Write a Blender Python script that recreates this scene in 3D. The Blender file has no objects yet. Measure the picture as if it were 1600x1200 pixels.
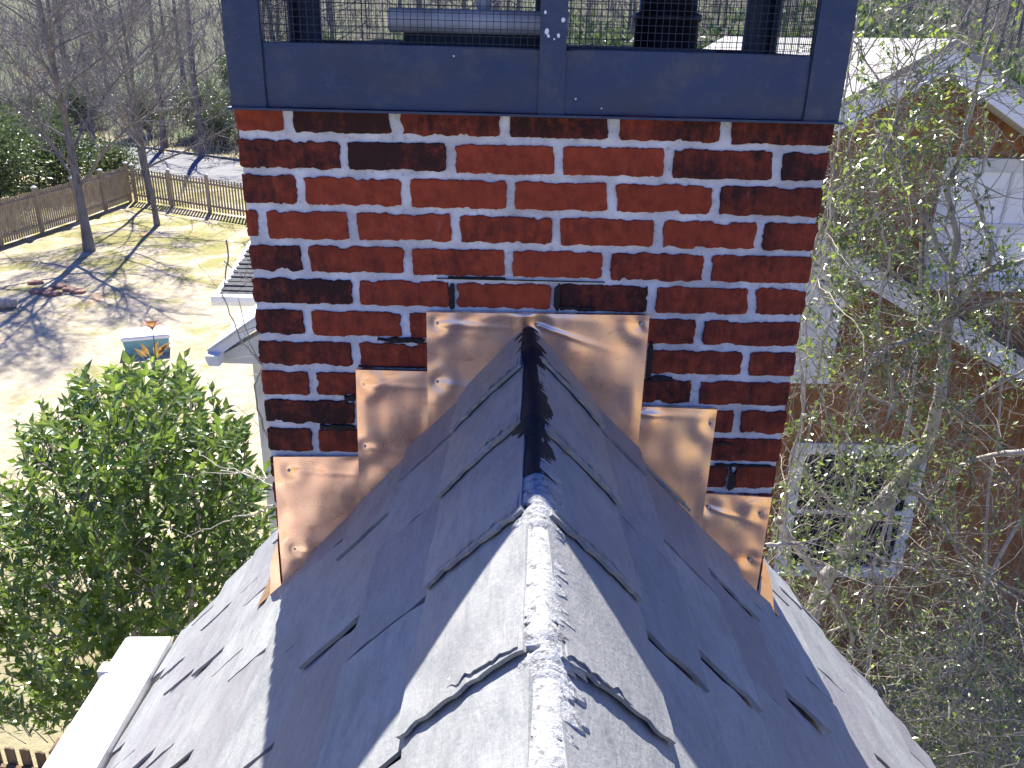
import bpy, math, random
from mathutils import Vector, Matrix, noise
random.seed(7)
rnd = random.random
def ru(a, b): return a + (b - a) * rnd()
sc = bpy.context.scene
col = sc.collection
G = 7.2                                   # height of the chimney's top bed joint above the lawn

# ------------------------------------------------------------------ camera
CP = Vector((-0.0406, -1.6723, 0.1921 + G)); YAW, PITCH, ROLL = 0.00546, 0.398, 0.02532; FPX = 1300.0
def cam_axes():
    f = Vector((math.sin(YAW) * math.cos(PITCH), math.cos(YAW) * math.cos(PITCH), -math.sin(PITCH)))
    r = Vector((math.cos(YAW), -math.sin(YAW), 0)); u = r.cross(f)
    return math.cos(ROLL) * r + math.sin(ROLL) * u, -math.sin(ROLL) * r + math.cos(ROLL) * u, f
CR, CU, CF = cam_axes()
cd = bpy.data.cameras.new('camera'); cam = bpy.data.objects.new('camera', cd); col.objects.link(cam)
cd.sensor_width = 36; cd.lens = 36 * FPX / 1600; cd.clip_start = 0.02; cd.clip_end = 2000
M = Matrix((CR, CU, -CF)).transposed().to_4x4(); M.translation = CP; cam.matrix_world = M
sc.camera = cam
# ------------------------------------------------------------------ light
EL, AZ = math.radians(45.6), math.radians(-13.3)      # sun behind the chimney, a little to the left
w = bpy.data.worlds.new('World'); sc.world = w; w.use_nodes = True
nt = w.node_tree; sky = nt.nodes.new('ShaderNodeTexSky'); sky.sky_type = 'NISHITA'; sky.sun_disc = False
sky.sun_elevation = EL; sky.sun_rotation = AZ; sky.ozone_density = 4.5; sky.air_density = 1.3; sky.dust_density = 0.1
bg = nt.nodes['Background']; bg.inputs['Strength'].default_value = 0.049
tn = nt.nodes.new('ShaderNodeMix'); tn.data_type = 'RGBA'; tn.blend_type = 'MULTIPLY'; tn.inputs[0].default_value = 1; tn.inputs[7].default_value = (.48, .64, 1.36, 1)
nt.links.new(sky.outputs[0], tn.inputs[6]); nt.links.new(tn.outputs[2], bg.inputs[0])
sl = bpy.data.lights.new('sun', 'SUN'); sl.energy = 4.6; sl.angle = math.radians(0.55); sl.color = (1, 0.955, 0.88)
so = bpy.data.objects.new('sun', sl); col.objects.link(so); so.location = (-10, 40, 45)
sd = Vector((math.sin(AZ) * math.cos(EL), math.cos(AZ) * math.cos(EL), math.sin(EL)))
so.rotation_euler = (-sd).to_track_quat('-Z', 'Y').to_euler()
sc.view_settings.view_transform = 'Standard'; sc.view_settings.look = 'None'
sc.view_settings.gamma = 1; sc.view_settings.exposure = 1.72; sc.view_settings.use_curve_mapping = False
sc.render.engine = 'CYCLES'
sc.cycles.max_bounces = 6; sc.cycles.diffuse_bounces = 3; sc.cycles.glossy_bounces = 3; sc.cycles.transparent_max_bounces = 6

# ------------------------------------------------------------------ helpers
def ray(px, py): return CF + CR * ((px - 800) / FPX) - CU * ((py - 600) / FPX)
def aty(px, py, y): d = ray(px, py); return CP + d * ((y - CP.y) / d.y)
def atz(px, py, z): d = ray(px, py); return CP + d * ((z - CP.z) / d.z)

class MB:
    def __init__(s): s.v = []; s.f = []; s.a = []; s.c = None
    def add(s, vs, fs, val=0.0):
        o = len(s.v); s.v += [tuple(q) for q in vs]; s.f += [tuple(i + o for i in f) for f in fs]; s.a += [val] * len(vs)
    def box(s, a, b, val=0.0):
        x0, y0, z0 = a; x1, y1, z1 = b
        s.add([(x0,y0,z0),(x1,y0,z0),(x1,y1,z0),(x0,y1,z0),(x0,y0,z1),(x1,y0,z1),(x1,y1,z1),(x0,y1,z1)],
              [(0,3,2,1),(4,5,6,7),(0,1,5,4),(1,2,6,5),(2,3,7,6),(3,0,4,7)], val)
    def beam(s, p, q, wx, wz, up=(0,0,1), val=0.0):        # rectangular bar from p to q
        p = Vector(p); q = Vector(q); d = (q - p).normalized(); sx = d.cross(Vector(up)).normalized(); uz = sx.cross(d)
        vs = []
        for c in (p, q):
            for i, j in ((-1,-1),(1,-1),(1,1),(-1,1)): vs.append(c + sx * (i * wx / 2) + uz * (j * wz / 2))
        s.add(vs, [(0,1,2,3),(7,6,5,4),(0,4,5,1),(1,5,6,2),(2,6,7,3),(3,7,4,0)], val)
    def tube(s, pts, rad, n=5, val=0.0, cap=False):
        pts = [Vector(p) for p in pts]; k = len(pts)
        vs = []; ref = Vector((0.31, 0.87, 0.38))
        for i in range(k):
            d = pts[min(i + 1, k - 1)] - pts[max(i - 1, 0)]
            if d.length < 1e-9: d = Vector((0,0,1))
            d.normalize(); a = d.cross(ref)
            if a.length < .05: a = d.cross(Vector((1,0,0)))
            a.normalize(); b = d.cross(a); r = rad[i] if isinstance(rad, (list, tuple)) else rad
            for j in range(n):
                t = 2 * math.pi * j / n; vs.append(pts[i] + a * (r * math.cos(t)) + b * (r * math.sin(t)))
        fs = [(i*n+j, i*n+(j+1)%n, (i+1)*n+(j+1)%n, (i+1)*n+j) for i in range(k - 1) for j in range(n)]
        if cap: fs += [tuple(range(n))[::-1], tuple((k-1)*n + j for j in range(n))]
        s.add(vs, fs, val)
    def grid(s, fn, nu, nv, val=0.0, flip=False):
        vs = [fn(i / nu, j / nv) for j in range(nv + 1) for i in range(nu + 1)]
        fs = []
        for j in range(nv):
            for i in range(nu):
                a = j * (nu + 1) + i; f = (a, a + 1, a + nu + 2, a + nu + 1); fs.append(f[::-1] if flip else f)
        s.add(vs, fs, val)
    def build(s, name, m, parent=None, smooth=False):
        off = Vector((0, 0, 0)); p = parent
        while p is not None: off = Vector(p.location) if p.parent is None else off; p = p.parent
        me = bpy.data.meshes.new(name)
        me.from_pydata([(x - off.x, y - off.y, z - off.z) for x, y, z in s.v], [], s.f)
        at = me.attributes.new('v', 'FLOAT', 'POINT'); at.data.foreach_set('value', s.a)
        if smooth: me.polygons.foreach_set('use_smooth', [True] * len(me.polygons))
        me.materials.append(m); me.update()
        o = bpy.data.objects.new(name, me); col.objects.link(o)
        if parent is not None: o.parent = parent
        return o
def tag(o, label=None, cat=None, group=None, kind=None):
    if label: o['label'] = label
    if cat: o['category'] = cat
    if group: o['group'] = group
    if kind: o['kind'] = kind
    return o
def thing(name, loc, label, cat, group=None):
    o = bpy.data.objects.new(name, None); o.empty_display_size = .2; col.objects.link(o); o.location = loc
    return tag(o, label, cat, group)
def dup(root, loc, rz=0, sc_=1.0, label=None):
    r = root.copy(); col.objects.link(r); r.location = loc; r.rotation_euler = (0, 0, rz); r.scale = (sc_, sc_, sc_)
    if label: r['label'] = label
    for ch in list(root.children):
        c = ch.copy(); col.objects.link(c); c.parent = r
        for g in ch.children:
            d = g.copy(); col.objects.link(d); d.parent = c
    return r

# ------------------------------------------------------------------ materials
class NT:
    def __init__(s, name):
        s.m = bpy.data.materials.new(name); s.m.use_nodes = True; s.t = s.m.node_tree; s.p = s.t.nodes['Principled BSDF']
        s.co = s.n('ShaderNodeTexCoord').outputs['Object']
    def n(s, k, **kw):
        o = s.t.nodes.new(k)
        for a, b in kw.items(): setattr(o, a, b)
        return o
    def l(s, a, b): s.t.links.new(a, b)
    def noise(s, scale, detail=5, rough=.55, stretch=None, dist=0.0, off=None):
        n = s.n('ShaderNodeTexNoise'); n.inputs['Scale'].default_value = scale; n.inputs['Detail'].default_value = detail
        n.inputs['Roughness'].default_value = rough; n.inputs['Distortion'].default_value = dist
        mp = s.n('ShaderNodeMapping'); s.l(s.co, mp.inputs[0]); s.l(mp.outputs[0], n.inputs['Vector'])
        if stretch: mp.inputs['Scale'].default_value = stretch
        if off: mp.inputs['Location'].default_value = off
        return n.outputs['Fac']
    def ramp(s, fac, stops, interp='LINEAR'):
        r = s.n('ShaderNodeValToRGB'); r.color_ramp.interpolation = interp; e = r.color_ramp.elements
        while len(e) < len(stops): e.new(.5)
        for i, (p, c) in enumerate(stops):
            e[i].position = p; e[i].color = (c, c, c, 1) if isinstance(c, (int, float)) else (*c, 1)
        s.l(fac, r.inputs[0]); return r.outputs[0]
    def mix(s, fac, a, b, mode='MIX'):
        m = s.n('ShaderNodeMix', data_type='RGBA', blend_type=mode)
        for v, i in ((fac, 0), (a, 6), (b, 7)):
            if isinstance(v, (int, float)): m.inputs[i].default_value = v if i == 0 else (v, v, v, 1)
            elif isinstance(v, tuple): m.inputs[i].default_value = (*v, 1)
            else: s.l(v, m.inputs[i])
        return m.outputs[2]
    def attr(s):
        a = s.n('ShaderNodeAttribute'); a.attribute_name = 'v'; return a.outputs['Fac']
    def math(s, op, a, b=0.0):
        m = s.n('ShaderNodeMath', operation=op)
        for i, v in enumerate((a, b)):
            if isinstance(v, (int, float)): m.inputs[i].default_value = v
            else: s.l(v, m.inputs[i])
        return m.outputs[0]
    def bump(s, h, strength=.3, dist=.01):
        b = s.n('ShaderNodeBump'); b.inputs['Strength'].default_value = strength; b.inputs['Distance'].default_value = dist
        s.l(h, b.inputs['Height']); s.l(b.outputs[0], s.p.inputs['Normal']); return b
    def set(s, colr=None, rough=None, metal=None, spec=None):
        for v, k in ((colr, 'Base Color'), (rough, 'Roughness'), (metal, 'Metallic'), (spec, 'Specular IOR Level')):
            if v is None: continue
            if isinstance(v, tuple): s.p.inputs[k].default_value = (*v, 1)
            elif isinstance(v, (int, float)): s.p.inputs[k].default_value = v
            else: s.l(v, s.p.inputs[k])
        return s.m
def simple(name, c, rough=.7, metal=0.0, var=.15, scale=8, bump=.15, bd=.005, spec=.4):
    t = NT(name); n = t.noise(scale, 6, .6)
    lo = tuple(max(0, x * (1 - var * 1.6)) for x in c); hi = tuple(min(1, x * (1 + var)) for x in c)
    t.set(t.ramp(n, [(.3, lo), (.7, hi)]), rough, metal, spec)
    if bump: t.bump(t.noise(scale * 5, 5, .6), bump, bd)
    return t.m

def mat_brick():
    t = NT('fired_brick'); v = t.attr()
    n1 = t.noise(9, 7, .65); n2 = t.noise(60, 4, .6, (1, 1, .25)); n3 = t.noise(30, 5, .7)
    red = t.mix(t.ramp(n3, [(.3, 0.0), (.72, 1.0)]), (.18, .027, .013), (.38, .064, .024))
    d = t.math('ADD', v, t.math('MULTIPLY', t.math('SUBTRACT', n1, .5), 1.6))
    d = t.math('ADD', d, t.math('MULTIPLY', t.math('SUBTRACT', n2, .5), .9)); d = t.math('ADD', d, t.math('MULTIPLY', t.math('SUBTRACT', t.noise(85, 6, .75), .5), 1.15))
    c = t.mix(t.ramp(d, [(.30, 0.0), (1.12, 1.0)]), red, (.034, .011, .010))
    c = t.mix(t.ramp(t.noise(22, 8, .75, (1, 1, .5), 0, (9, 2, 4)), [(.60, 0.0), (.74, .35)]), c, (.42, .30, .27))
    t.set(c, .78, 0, .25); h = t.mix(.5, t.noise(140, 4, .6, (1, 1, .12)), t.noise(45, 6, .65))
    t.bump(h, .55, .006); return t.m
def mat_mortar():
    t = NT('mortar'); n = t.noise(14, 6, .6); k = t.noise(70, 5, .7)
    c = t.mix(t.ramp(n, [(.3, 0.0), (.68, 1.0)]), (.50, .48, .47), (.84, .81, .78))
    c = t.mix(t.ramp(k, [(.57, 0.0), (.72, .6)]), c, (.24, .22, .21))
    c = t.mix(t.ramp(t.noise(5, 5, .6, (1, 1, 2), 0, (1, 1, 3)), [(.52, 0.0), (.68, .5)]), c, (.36, .32, .28))
    t.set(c, .9, 0, .2); t.bump(t.noise(60, 7, .7), .6, .008); return t.m
def mat_slate():
    t = NT('weathered_slate'); v = t.attr(); n = t.noise(5, 6, .6, (1, 1, 1), .6); g = t.noise(26, 8, .72, (1.6, .5, 1.6))
    c = t.mix(t.ramp(n, [(.3, 0.0), (.7, 1.0)]), (.215, .225, .218), (.33, .335, .315))
    c = t.mix(t.ramp(v, [(0.0, 0.0), (1.0, .8)]), c, (.17, .155, .17))
    c = t.mix(t.ramp(g, [(.46, 0.0), (.75, .7)]), c, (.12, .13, .14))
    c = t.mix(t.ramp(t.noise(11, 7, .75, None, 0, (3, 1, 7)), [(.56, 0.0), (.76, .45)]), c, (.40, .39, .35))
    c = t.mix(t.ramp(t.noise(48, 5, .7, None, 0, (6, 6, 1)), [(.66, 0.0), (.70, .55)]), c, (.42, .42, .37))
    t.set(c, t.ramp(n, [(0, .48), (1, .66)]), 0, .42)
    h = t.mix(.4, t.noise(16, 9, .75, (1.5, .5, 1.5), .4), t.noise(120, 4, .6)); t.bump(h, .5, .008); return t.m
def mat_copper():
    t = NT('copper_sheet'); n = t.noise(5.5, 6, .65, None, .8); k = t.noise(24, 5, .7, None, .5)
    c = t.mix(t.ramp(n, [(.35, 0.0), (.7, 1.0)]), (1.0, .67, .48), (.97, .56, .38))
    c = t.mix(t.ramp(k, [(.56, 0.0), (.76, .6)]), c, (.62, .30, .19))
    c = t.mix(t.ramp(t.noise(12, 4, .5, (1, 1, 2.5), 0, (5, 2, 1)), [(.62, 0.0), (.72, .45)]), c, (.50, .22, .12))
    t.set(c, t.ramp(t.noise(9, 5, .6, None, .4), [(.3, .20), (.75, .40)]), .92)
    t.bump(t.noise(7, 2, .4), .10, .02); return t.m
def mat_cap():
    t = NT('dark_bronze_metal'); n = t.noise(4, 5, .6, (1, 1, 1)); k = t.noise(18, 5, .7)
    c = t.mix(t.ramp(n, [(.3, 0.0), (.7, 1.0)]), (.014, .027, .066), (.026, .044, .098))
    c = t.mix(t.ramp(k, [(.50, 0.0), (.75, .6)]), c, (.085, .09, .10))
    t.set(c, t.ramp(n, [(0, .25), (1, .5)]), .25, .6); t.bump(t.mix(.3, t.noise(6, 3, .5), t.noise(160, 3, .6)), .16, .02); return t.m
def mat_bark(name, a, b, scale=6):
    t = NT(name); n = t.noise(scale, 6, .65, (1, 1, .35)); t.set(t.ramp(n, [(.3, a), (.7, b)]), .9, 0, .2)
    t.bump(t.noise(scale * 4, 5, .65, (1, 1, .3)), .6, .02); return t.m
def mat_leaf(name, a, b, young, trans=.35, rough=.32, spec=.55):
    t = NT(name); v = t.attr(); c = t.ramp(v, [(0, a), (.72, b), (1, young)]); t.set(c, rough, 0, spec)
    tr = t.n('ShaderNodeBsdfTranslucent'); t.l(t.mix(.35, c, (.30, .40, .03), 'ADD') if trans > .2 else c, tr.inputs[0])
    mx = t.n('ShaderNodeMixShader'); mx.inputs[0].default_value = trans
    t.l(t.p.outputs[0], mx.inputs[1]); t.l(tr.outputs[0], mx.inputs[2])
    t.l(mx.outputs[0], t.t.nodes['Material Output'].inputs[0]); return t.m
def mat_ground():
    t = NT('dormant_lawn'); n = t.noise(.32, 6, .6); k = t.noise(4, 8, .75); f = t.noise(.7, 5, .65, None, .8, (8, 3, 0))
    c = t.mix(t.ramp(k, [(.3, 0.0), (.7, 1.0)]), (.33, .265, .175), (.56, .50, .37))
    sp0 = t.n('ShaderNodeSeparateXYZ'); t.l(t.co, sp0.inputs[0])
    bk_ = t.math('MULTIPLY', t.math('MINIMUM', t.math('MAXIMUM', t.math('SUBTRACT', sp0.outputs[1], 20.0), 0.0), 8.0), .016)
    c = t.mix(t.ramp(t.math('ADD', f, bk_), [(.54, 0.0), (.68, .85)]), c, (.24, .23, .065))
    c = t.mix(t.ramp(t.noise(1.6, 7, .7, None, 1.2, (2, 7, 0)), [(.52, 0.0), (.66, .5)]), c, (.22, .17, .11))
    c = t.mix(t.ramp(t.noise(.5, 5, .6, None, .5, (1, 9, 4)), [(.60, 0.0), (.70, .7)]), c, (.42, .24, .12))
    # leaf litter beyond the street
    sp = t.n('ShaderNodeSeparateXYZ'); t.l(t.co, sp.inputs[0])
    yy = t.math('ADD', t.math('ADD', sp.outputs[1], t.math('MULTIPLY', sp.outputs[0], .62)), t.math('MULTIPLY', n, 3))
    far = t.ramp(t.math('MULTIPLY', yy, .01), [(.405, 0.0), (.44, 1.0)])
    lit = t.mix(t.ramp(k, [(.35, 0.0), (.7, 1.0)]), (.065, .062, .04), (.16, .145, .095))
    lit = t.mix(t.ramp(t.noise(.25, 5, .6, None, 0, (4, 4, 0)), [(.45, 0.0), (.6, .7)]), lit, (.11, .15, .06))
    near = t.math('MULTIPLY', t.math('SUBTRACT', 16.5, sp.outputs[1]), .1)
    gr = t.mix(t.ramp(n, [(.4, 0.0), (.6, 1.0)]), (.20, .19, .08), (.34, .30, .16))
    c = t.mix(t.ramp(near, [(.3, 0.0), (1.0, .7)]), c, gr)
    t.set(t.mix(far, c, lit), .95, 0, .1); t.bump(t.noise(9, 8, .8), .7, .06); return t.m
def mat_siding(name, a, b, course=.14):
    t = NT(name); sp = t.n('ShaderNodeSeparateXYZ'); t.l(t.co, sp.inputs[0])
    saw = t.math('FRACT', t.math('MULTIPLY', sp.outputs[2], 1 / course)); n = t.noise(7, 6, .65, (2.5, 2.5, .5))
    t.set(t.ramp(n, [(.3, a), (.7, b)]), .85, 0, .2); t.bump(t.mix(.25, t.math('SUBTRACT', 1.0, saw), t.noise(30, 5, .7)), .8, .02); return t.m

BRICK, MORTAR, SLATE, COPPER, CAP = mat_brick(), mat_mortar(), mat_slate(), mat_copper(), mat_cap()
WHITE = simple('white_paint', (.80, .80, .79), .45, 0, .04, 3, .05)
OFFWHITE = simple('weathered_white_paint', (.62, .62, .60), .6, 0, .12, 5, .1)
TAR = simple('roofing_tar', (.014, .010, .010), .75, 0, .3, 30, .6, .006)
SEAL = None
def mat_seal():
    t = NT('silver_roof_sealant'); n = t.noise(30, 7, .7); k = t.noise(60, 6, .75, None, .8)
    c = t.mix(t.ramp(n, [(.3, 0.0), (.65, 1.0)]), (.22, .225, .225), (.44, .445, .44))
    c = t.mix(t.ramp(k, [(.53, 0.0), (.60, .85)]), c, (.10, .095, .095))
    t.set(c, .6, .0, .4); t.bump(t.noise(75, 6, .7), .8, .008); return t.m
SEAL = mat_seal()
STEEL = simple('galvanised_steel', (.55, .56, .58), .38, .8, .1, 10, .1)
WIRE = simple('dark_wire', (.035, .04, .055), .5, .6, .1, 10, 0)
CONC = simple('old_concrete', (.16, .16, .17), .9, 0, .2, 12, .5)
BLACKM = simple('black_stove_pipe', (.016, .018, .026), .42, .4, .2, 6, .1)
BARK = mat_bark('grey_bark', (.10, .092, .084), (.25, .23, .205))
BARKP = mat_bark('pale_bark', (.24, .21, .17), (.54, .50, .43), 14)
TWIGD = mat_bark('tangle_twig_bark', (.17, .148, .115), (.44, .39, .31), 9)
TWIG = mat_bark('twig_bark', (.17, .15, .13), (.36, .33, .29), 3)
LAUREL = mat_leaf('laurel_leaf', (.034, .068, .014), (.10, .175, .028), (.28, .35, .07), .40, .27, .7)
HOLLY = mat_leaf('small_glossy_leaf', (.045, .075, .018), (.14, .19, .045), (.34, .42, .06), .35, .30, 1.0)
EVERG = mat_leaf('far_evergreen_leaf', (.05, .08, .03), (.14, .19, .07), (.26, .30, .12), .2, .4, .5)
RED = mat_leaf('young_red_leaf', (.28, .10, .05), (.38, .17, .09), (.55, .24, .24), .4, .4, .4)
GROUND = mat_ground()
ASPH = simple('grey_asphalt', (.135, .135, .14), .85, 0, .12, 2, .3)
SHED = mat_siding('brown_shingle_siding', (.13, .060, .026), (.36, .175, .070))
SHING = simple('dark_asphalt_shingle', (.06, .062, .066), .9, 0, .35, 14, .5, .01)
PALER = simple('pale_roof_shingle', (.30, .29, .275), .85, 0, .15, 9, .4, .01)
GLASS = simple('dark_window_glass', (.02, .022, .025), .08, 0, .1, 3, 0, spec=.8)
FWOOD = mat_bark('weathered_fence_wood', (.27, .215, .15), (.46, .38, .27), 5)
DWOOD = mat_bark('brown_fence_wood', (.10, .065, .04), (.22, .15, .09), 5)

# ------------------------------------------------------------------ ground, street, hill
def gz(x, y):
    k = y + .62 * x - 38 if x < 0 else y - 38
    k = max(0, k - 3); z = min(k, 160) * .13
    return z + (0.5 * noise.noise(Vector((x * .06, y * .06, 0))) * min(1, k * .1))
mb = MB(); nx, ny = 90, 130
xs = [-260 + 520 * i / nx for i in range(nx + 1)]; ys = [-60 + 400 * (j / ny) ** 1.25 for j in range(ny + 1)]
mb.add([(x, y, gz(x, y)) for y in ys for x in xs], [(j*(nx+1)+i, j*(nx+1)+i+1, (j+1)*(nx+1)+i+1, (j+1)*(nx+1)+i) for j in range(ny) for i in range(nx)])
tag(mb.build('ground', GROUND, None, True), 'straw coloured winter lawn with mossy patches running to a wooded slope', None, None, 'structure')
rd = Vector((.855, -.518, 0)); rn = Vector((.518, .855, 0))
def strip(name, c, hw, z0, z1, m, label, L=70):
    b = MB(); c = Vector(c)
    p = [c - rd*L - rn*hw, c + rd*L - rn*hw, c + rd*L + rn*hw, c - rd*L + rn*hw]
    b.add([(q.x, q.y, z0) for q in p] + [(q.x, q.y, z1) for q in p], [(3,2,1,0),(4,5,6,7),(0,1,5,4),(1,2,6,5),(2,3,7,6),(3,0,4,7)])
    return tag(b.build(name, m), label, None, None, 'structure')
RC = Vector((-19.4, 47.6, 0))
strip('street', RC, 2.9, -.2, .03, ASPH, 'grey residential street beyond the picket fence')
strip('kerb', RC + rn * 3.0, .10, -.2, .15, CONC, 'low dark kerb along the far side of the street')

# ------------------------------------------------------------------ the house: slate roof, brick chimney
ZR = G - .385; T = 1.18; ST = math.sqrt(1 + T * T)
house = thing('house', (0, -1.5, 0), 'grey slate gable roof in front with red brick chimney and stepped copper flashing', 'house')
def RP(s, d, y, h):      # point on the roof: side, distance down slope, y, height off the deck
    return Vector((s * d / ST + s * T / ST * h, y, ZR - T * d / ST + h / ST))
YB = {-1: .57, 1: .43}; DE = {-1: 1.70, 1: 2.45}; YF = -3.3
def slate(mb, s, d0, d1, y0, y1, h0, h1, twist, th=.0075, nu=5, nv=6, rag=.0035, combo=False, val=0.0, hf=None, skew=0.0, bendy=0.0):
    sd = rnd() * 100
    def jy(k, a): return rag * noise.noise(Vector((sd + k * 3.1, a * 9, 0))) * 2 + rag * .5 * (rnd() - .5)
    top = []
    for j in range(nv + 1):
        v = j / nv; d = d0 + (d1 - d0) * v
        for i in range(nu + 1):
            u = i / nu; y = y0 + (y1 - y0) * u; dd = d
            if i == 0: y += jy(1, v)
            if i == nu: y += jy(2, v)
            if j == nv: dd += jy(3, u) + (0.012 * (rnd() - .4) if (i in (0, nu) and rnd() < .35) else 0)
            y += skew * v
            h = h0 + (h1 - h0) * v + twist * (u - .5) * v + .0012 * noise.noise(Vector((sd, u * 3, v * 3)))
            if hf: h = hf(u, v)
            top.append((dd, y, h))
    V = [RP(s, d, y, h) for d, y, h in top] + [RP(s, d, y, h - th) for d, y, h in top]
    n = (nu + 1) * (nv + 1); F = []
    for j in range(nv):
        for i in range(nu):
            a = j * (nu + 1) + i; f = (a, a + 1, a + nu + 2, a + nu + 1); F.append(f[::-1] if s > 0 else f)
    ring = [i for i in range(nu + 1)] + [j*(nu+1)+nu for j in range(1, nv+1)] + [nv*(nu+1)+i for i in range(nu-1, -1, -1)] + [j*(nu+1) for j in range(nv-1, 0, -1)]
    for a, b in zip(ring, ring[1:] + ring[:1]):
        f = (a, b, b + n, a + n); F.append(f[::-1] if s < 0 else f)
    mb.add(V, F, val)
deck = MB()
for s in (-1, 1):
    vs = [RP(s, d, y, h) for h in (-.004, -.05) for d, y in ((0, YF), (DE[s] - .02, YF), (DE[s] - .02, YB[s] - .02), (0, YB[s] - .02))]
    deck.add(vs, [(0,1,2,3),(7,6,5,4),(0,4,5,1),(1,5,6,2),(2,6,7,3),(3,7,4,0)])
COURSE = {-1: [.21, .387, .578, .770, .938, 1.095, 1.262, 1.43, 1.60, 1.70], 1: [.21, .370, .565, .775, .93, 1.105, 1.262, 1.435, 1.61, 1.79, 1.97, 2.15, 2.33, 2.45]}
JY = {-1: {1: [-.415, -.705], 2: [-.242, -.56], 3: [-.426, -.13], 4: [-.295, -.62], 5: [-.152, -.455], 6: [-.305, -.02], 7: [.05, -.22]},
      1: {1: [-.759, -.46], 2: [-.336, -.645], 3: [-.215, -.515], 4: [-.411, -.10], 5: [-.19, -.52, .16], 6: [.31, -.02, -.33], 7: [.122, -.18]}}
roof_mb = MB()
def blocked(s, d, ya, yb):
    # slate cells that would run into the chimney stack
    return d / ST < .585 and yb > -.004
for s in (-1, 1):
    cs = COURSE[s]
    for k in range(1, len(cs)):
        d0, d1 = cs[k - 1], cs[k]
        js = sorted(JY[s].get(k, [ru(-.3, 0)])); lo = js[0]; hi = js[-1]
        while lo > YF: lo -= ru(.26, .36); js.insert(0, max(lo, YF))
        while hi < YB[s]:
            hi += ru(.24, .34); js.append(min(hi, YB[s]))
        for a, b in zip(js, js[1:]):
            if b - a < .02: continue
            if d0 / ST < .575 and a < 0 < b:
                b = .003 if d1 / ST < .60 else b
            if d1 / ST < .60 and a >= -.01: continue
            g = ru(.003, .009)
            slate(roof_mb, s, max(d0 - .09, .0), d1 + ru(-.004, .004), a + g, b - g, .001, ru(.013, .026), ru(-.010, .006), th=ru(.005, .009), nu=8, nv=8, rag=.0045, val=max(0, random.gauss(.3, .42)))
# strips of slate running past the flanks of the stack
roof_part = roof_mb
# comb slates along the ridge
for s in (-1, 1):
    ed = [-3.3, -3.03, -2.78, -2.52, -2.27, -2.02, -1.77, -1.52, -1.27, -1.015, -.752, -.475 if s < 0 else -.50, -.236 if s < 0 else -.185, .03]
    ed = [e + ru(-.008, .008) if -3.2 < e < -.1 else e for e in ed]; EDG = ed
    for a, b in zip(ed, ed[1:]):
        th = 0; b2 = min(b + .07, .003)
        th = ru(.0045, .0065); L = b2 - a
        def hf(u, v, L=L):
            return .0125 + .003 * math.sin(math.pi * v) + .0105 * (1 - u) ** 1.3 + .0010 * noise.noise(Vector((a * 7, u * 4, v * 4)))
        slate(roof_mb, s, .004, .213 + ru(-.005, .008), a, b2, 0, 0, 0, th=th, nu=10, nv=22, rag=.0036, hf=hf, skew=ru(.03, .05), val=max(0, random.gauss(.2, .25)))
        # a delaminating layer a little behind the edge
        if a > -1.6:
            def hf2(u, v, L=L): return hf(u * .3 + .06, v) + .0028
            slate(roof_mb, s, .01, ru(.10, .19), a + ru(.006, .012), a + .05, 0, 0, 0, th=.0022, nu=3, nv=26, rag=.0055, hf=hf2, skew=ru(.025, .045), val=.3)
roof = roof_mb.build('slate_roof', SLATE, house)
tag(roof, 'grey slate gable roof with lifted combing slates at the ridge')
deck.build('roof_deck', simple('roof_felt', (.012, .012, .014), .9), roof)
# sealant and tar along the ridge
def crust(name, m, ya, yb, w0, w1, hh, seed, ny=150, nx=12, drip=.01):
    mb = MB()
    def hc(y):
        for a, b in zip(EDG, EDG[1:]):
            if a <= y <= b: t_ = (y - a) / (b - a); return (.0125 + .0105 * (1 - t_) ** 1.3) - .009 * max(0, 1 - (b - y) / .012) * 0
        return .0125
    def fn(u, v):
        y = ya + (yb - ya) * v
        q = noise.noise(Vector((seed, y * 9, 0))); e = noise.noise(Vector((seed + 5, y * 55, 3 * (u > .5)))) 
        hw = (w0 + (w1 - w0) * v) * (1 + .3 * q) + drip * e + drip * .6 * noise.noise(Vector((seed, y * 160, 7 * (u > .5))))
        hw *= 1 + .22 * noise.noise(Vector((seed + 9 * (u > .5), y * 28, 3))); x = (u * 2 - 1) * hw
        lump = noise.noise(Vector((x * 60, y * 35, seed))) * .5 + noise.noise(Vector((x * 160, y * 130, seed))) * .35
        edge = 1 - abs(u * 2 - 1) ** 4
        st = ((-y) % .256) / .256
        z = ZR - T * math.sqrt(x * x + .00012) + sum(hc(y + .008 * q_) for q_ in range(-3, 4)) / 7 * ST + .0008 + .0030 * ST * math.sin(math.pi * min(1, abs(x) * ST / .21)) + .0012 * min(1, abs(x) / .02) + hh * edge + .0014 * lump * edge
        if u in (0.0, 1.0): z -= .007
        return (x + .004 * q + .002, y, z)
    mb.grid(fn, nx, ny)
    return mb.build(name, m, roof, True)
crust('ridge_sealant', SEAL, -3.3, -.60, .036, .024, .0005, 3, 900, 26, .028)
crust('ridge_tar', TAR, -.655, -.004, .032, .016, .002, 11, 320, 18, .020)
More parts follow.
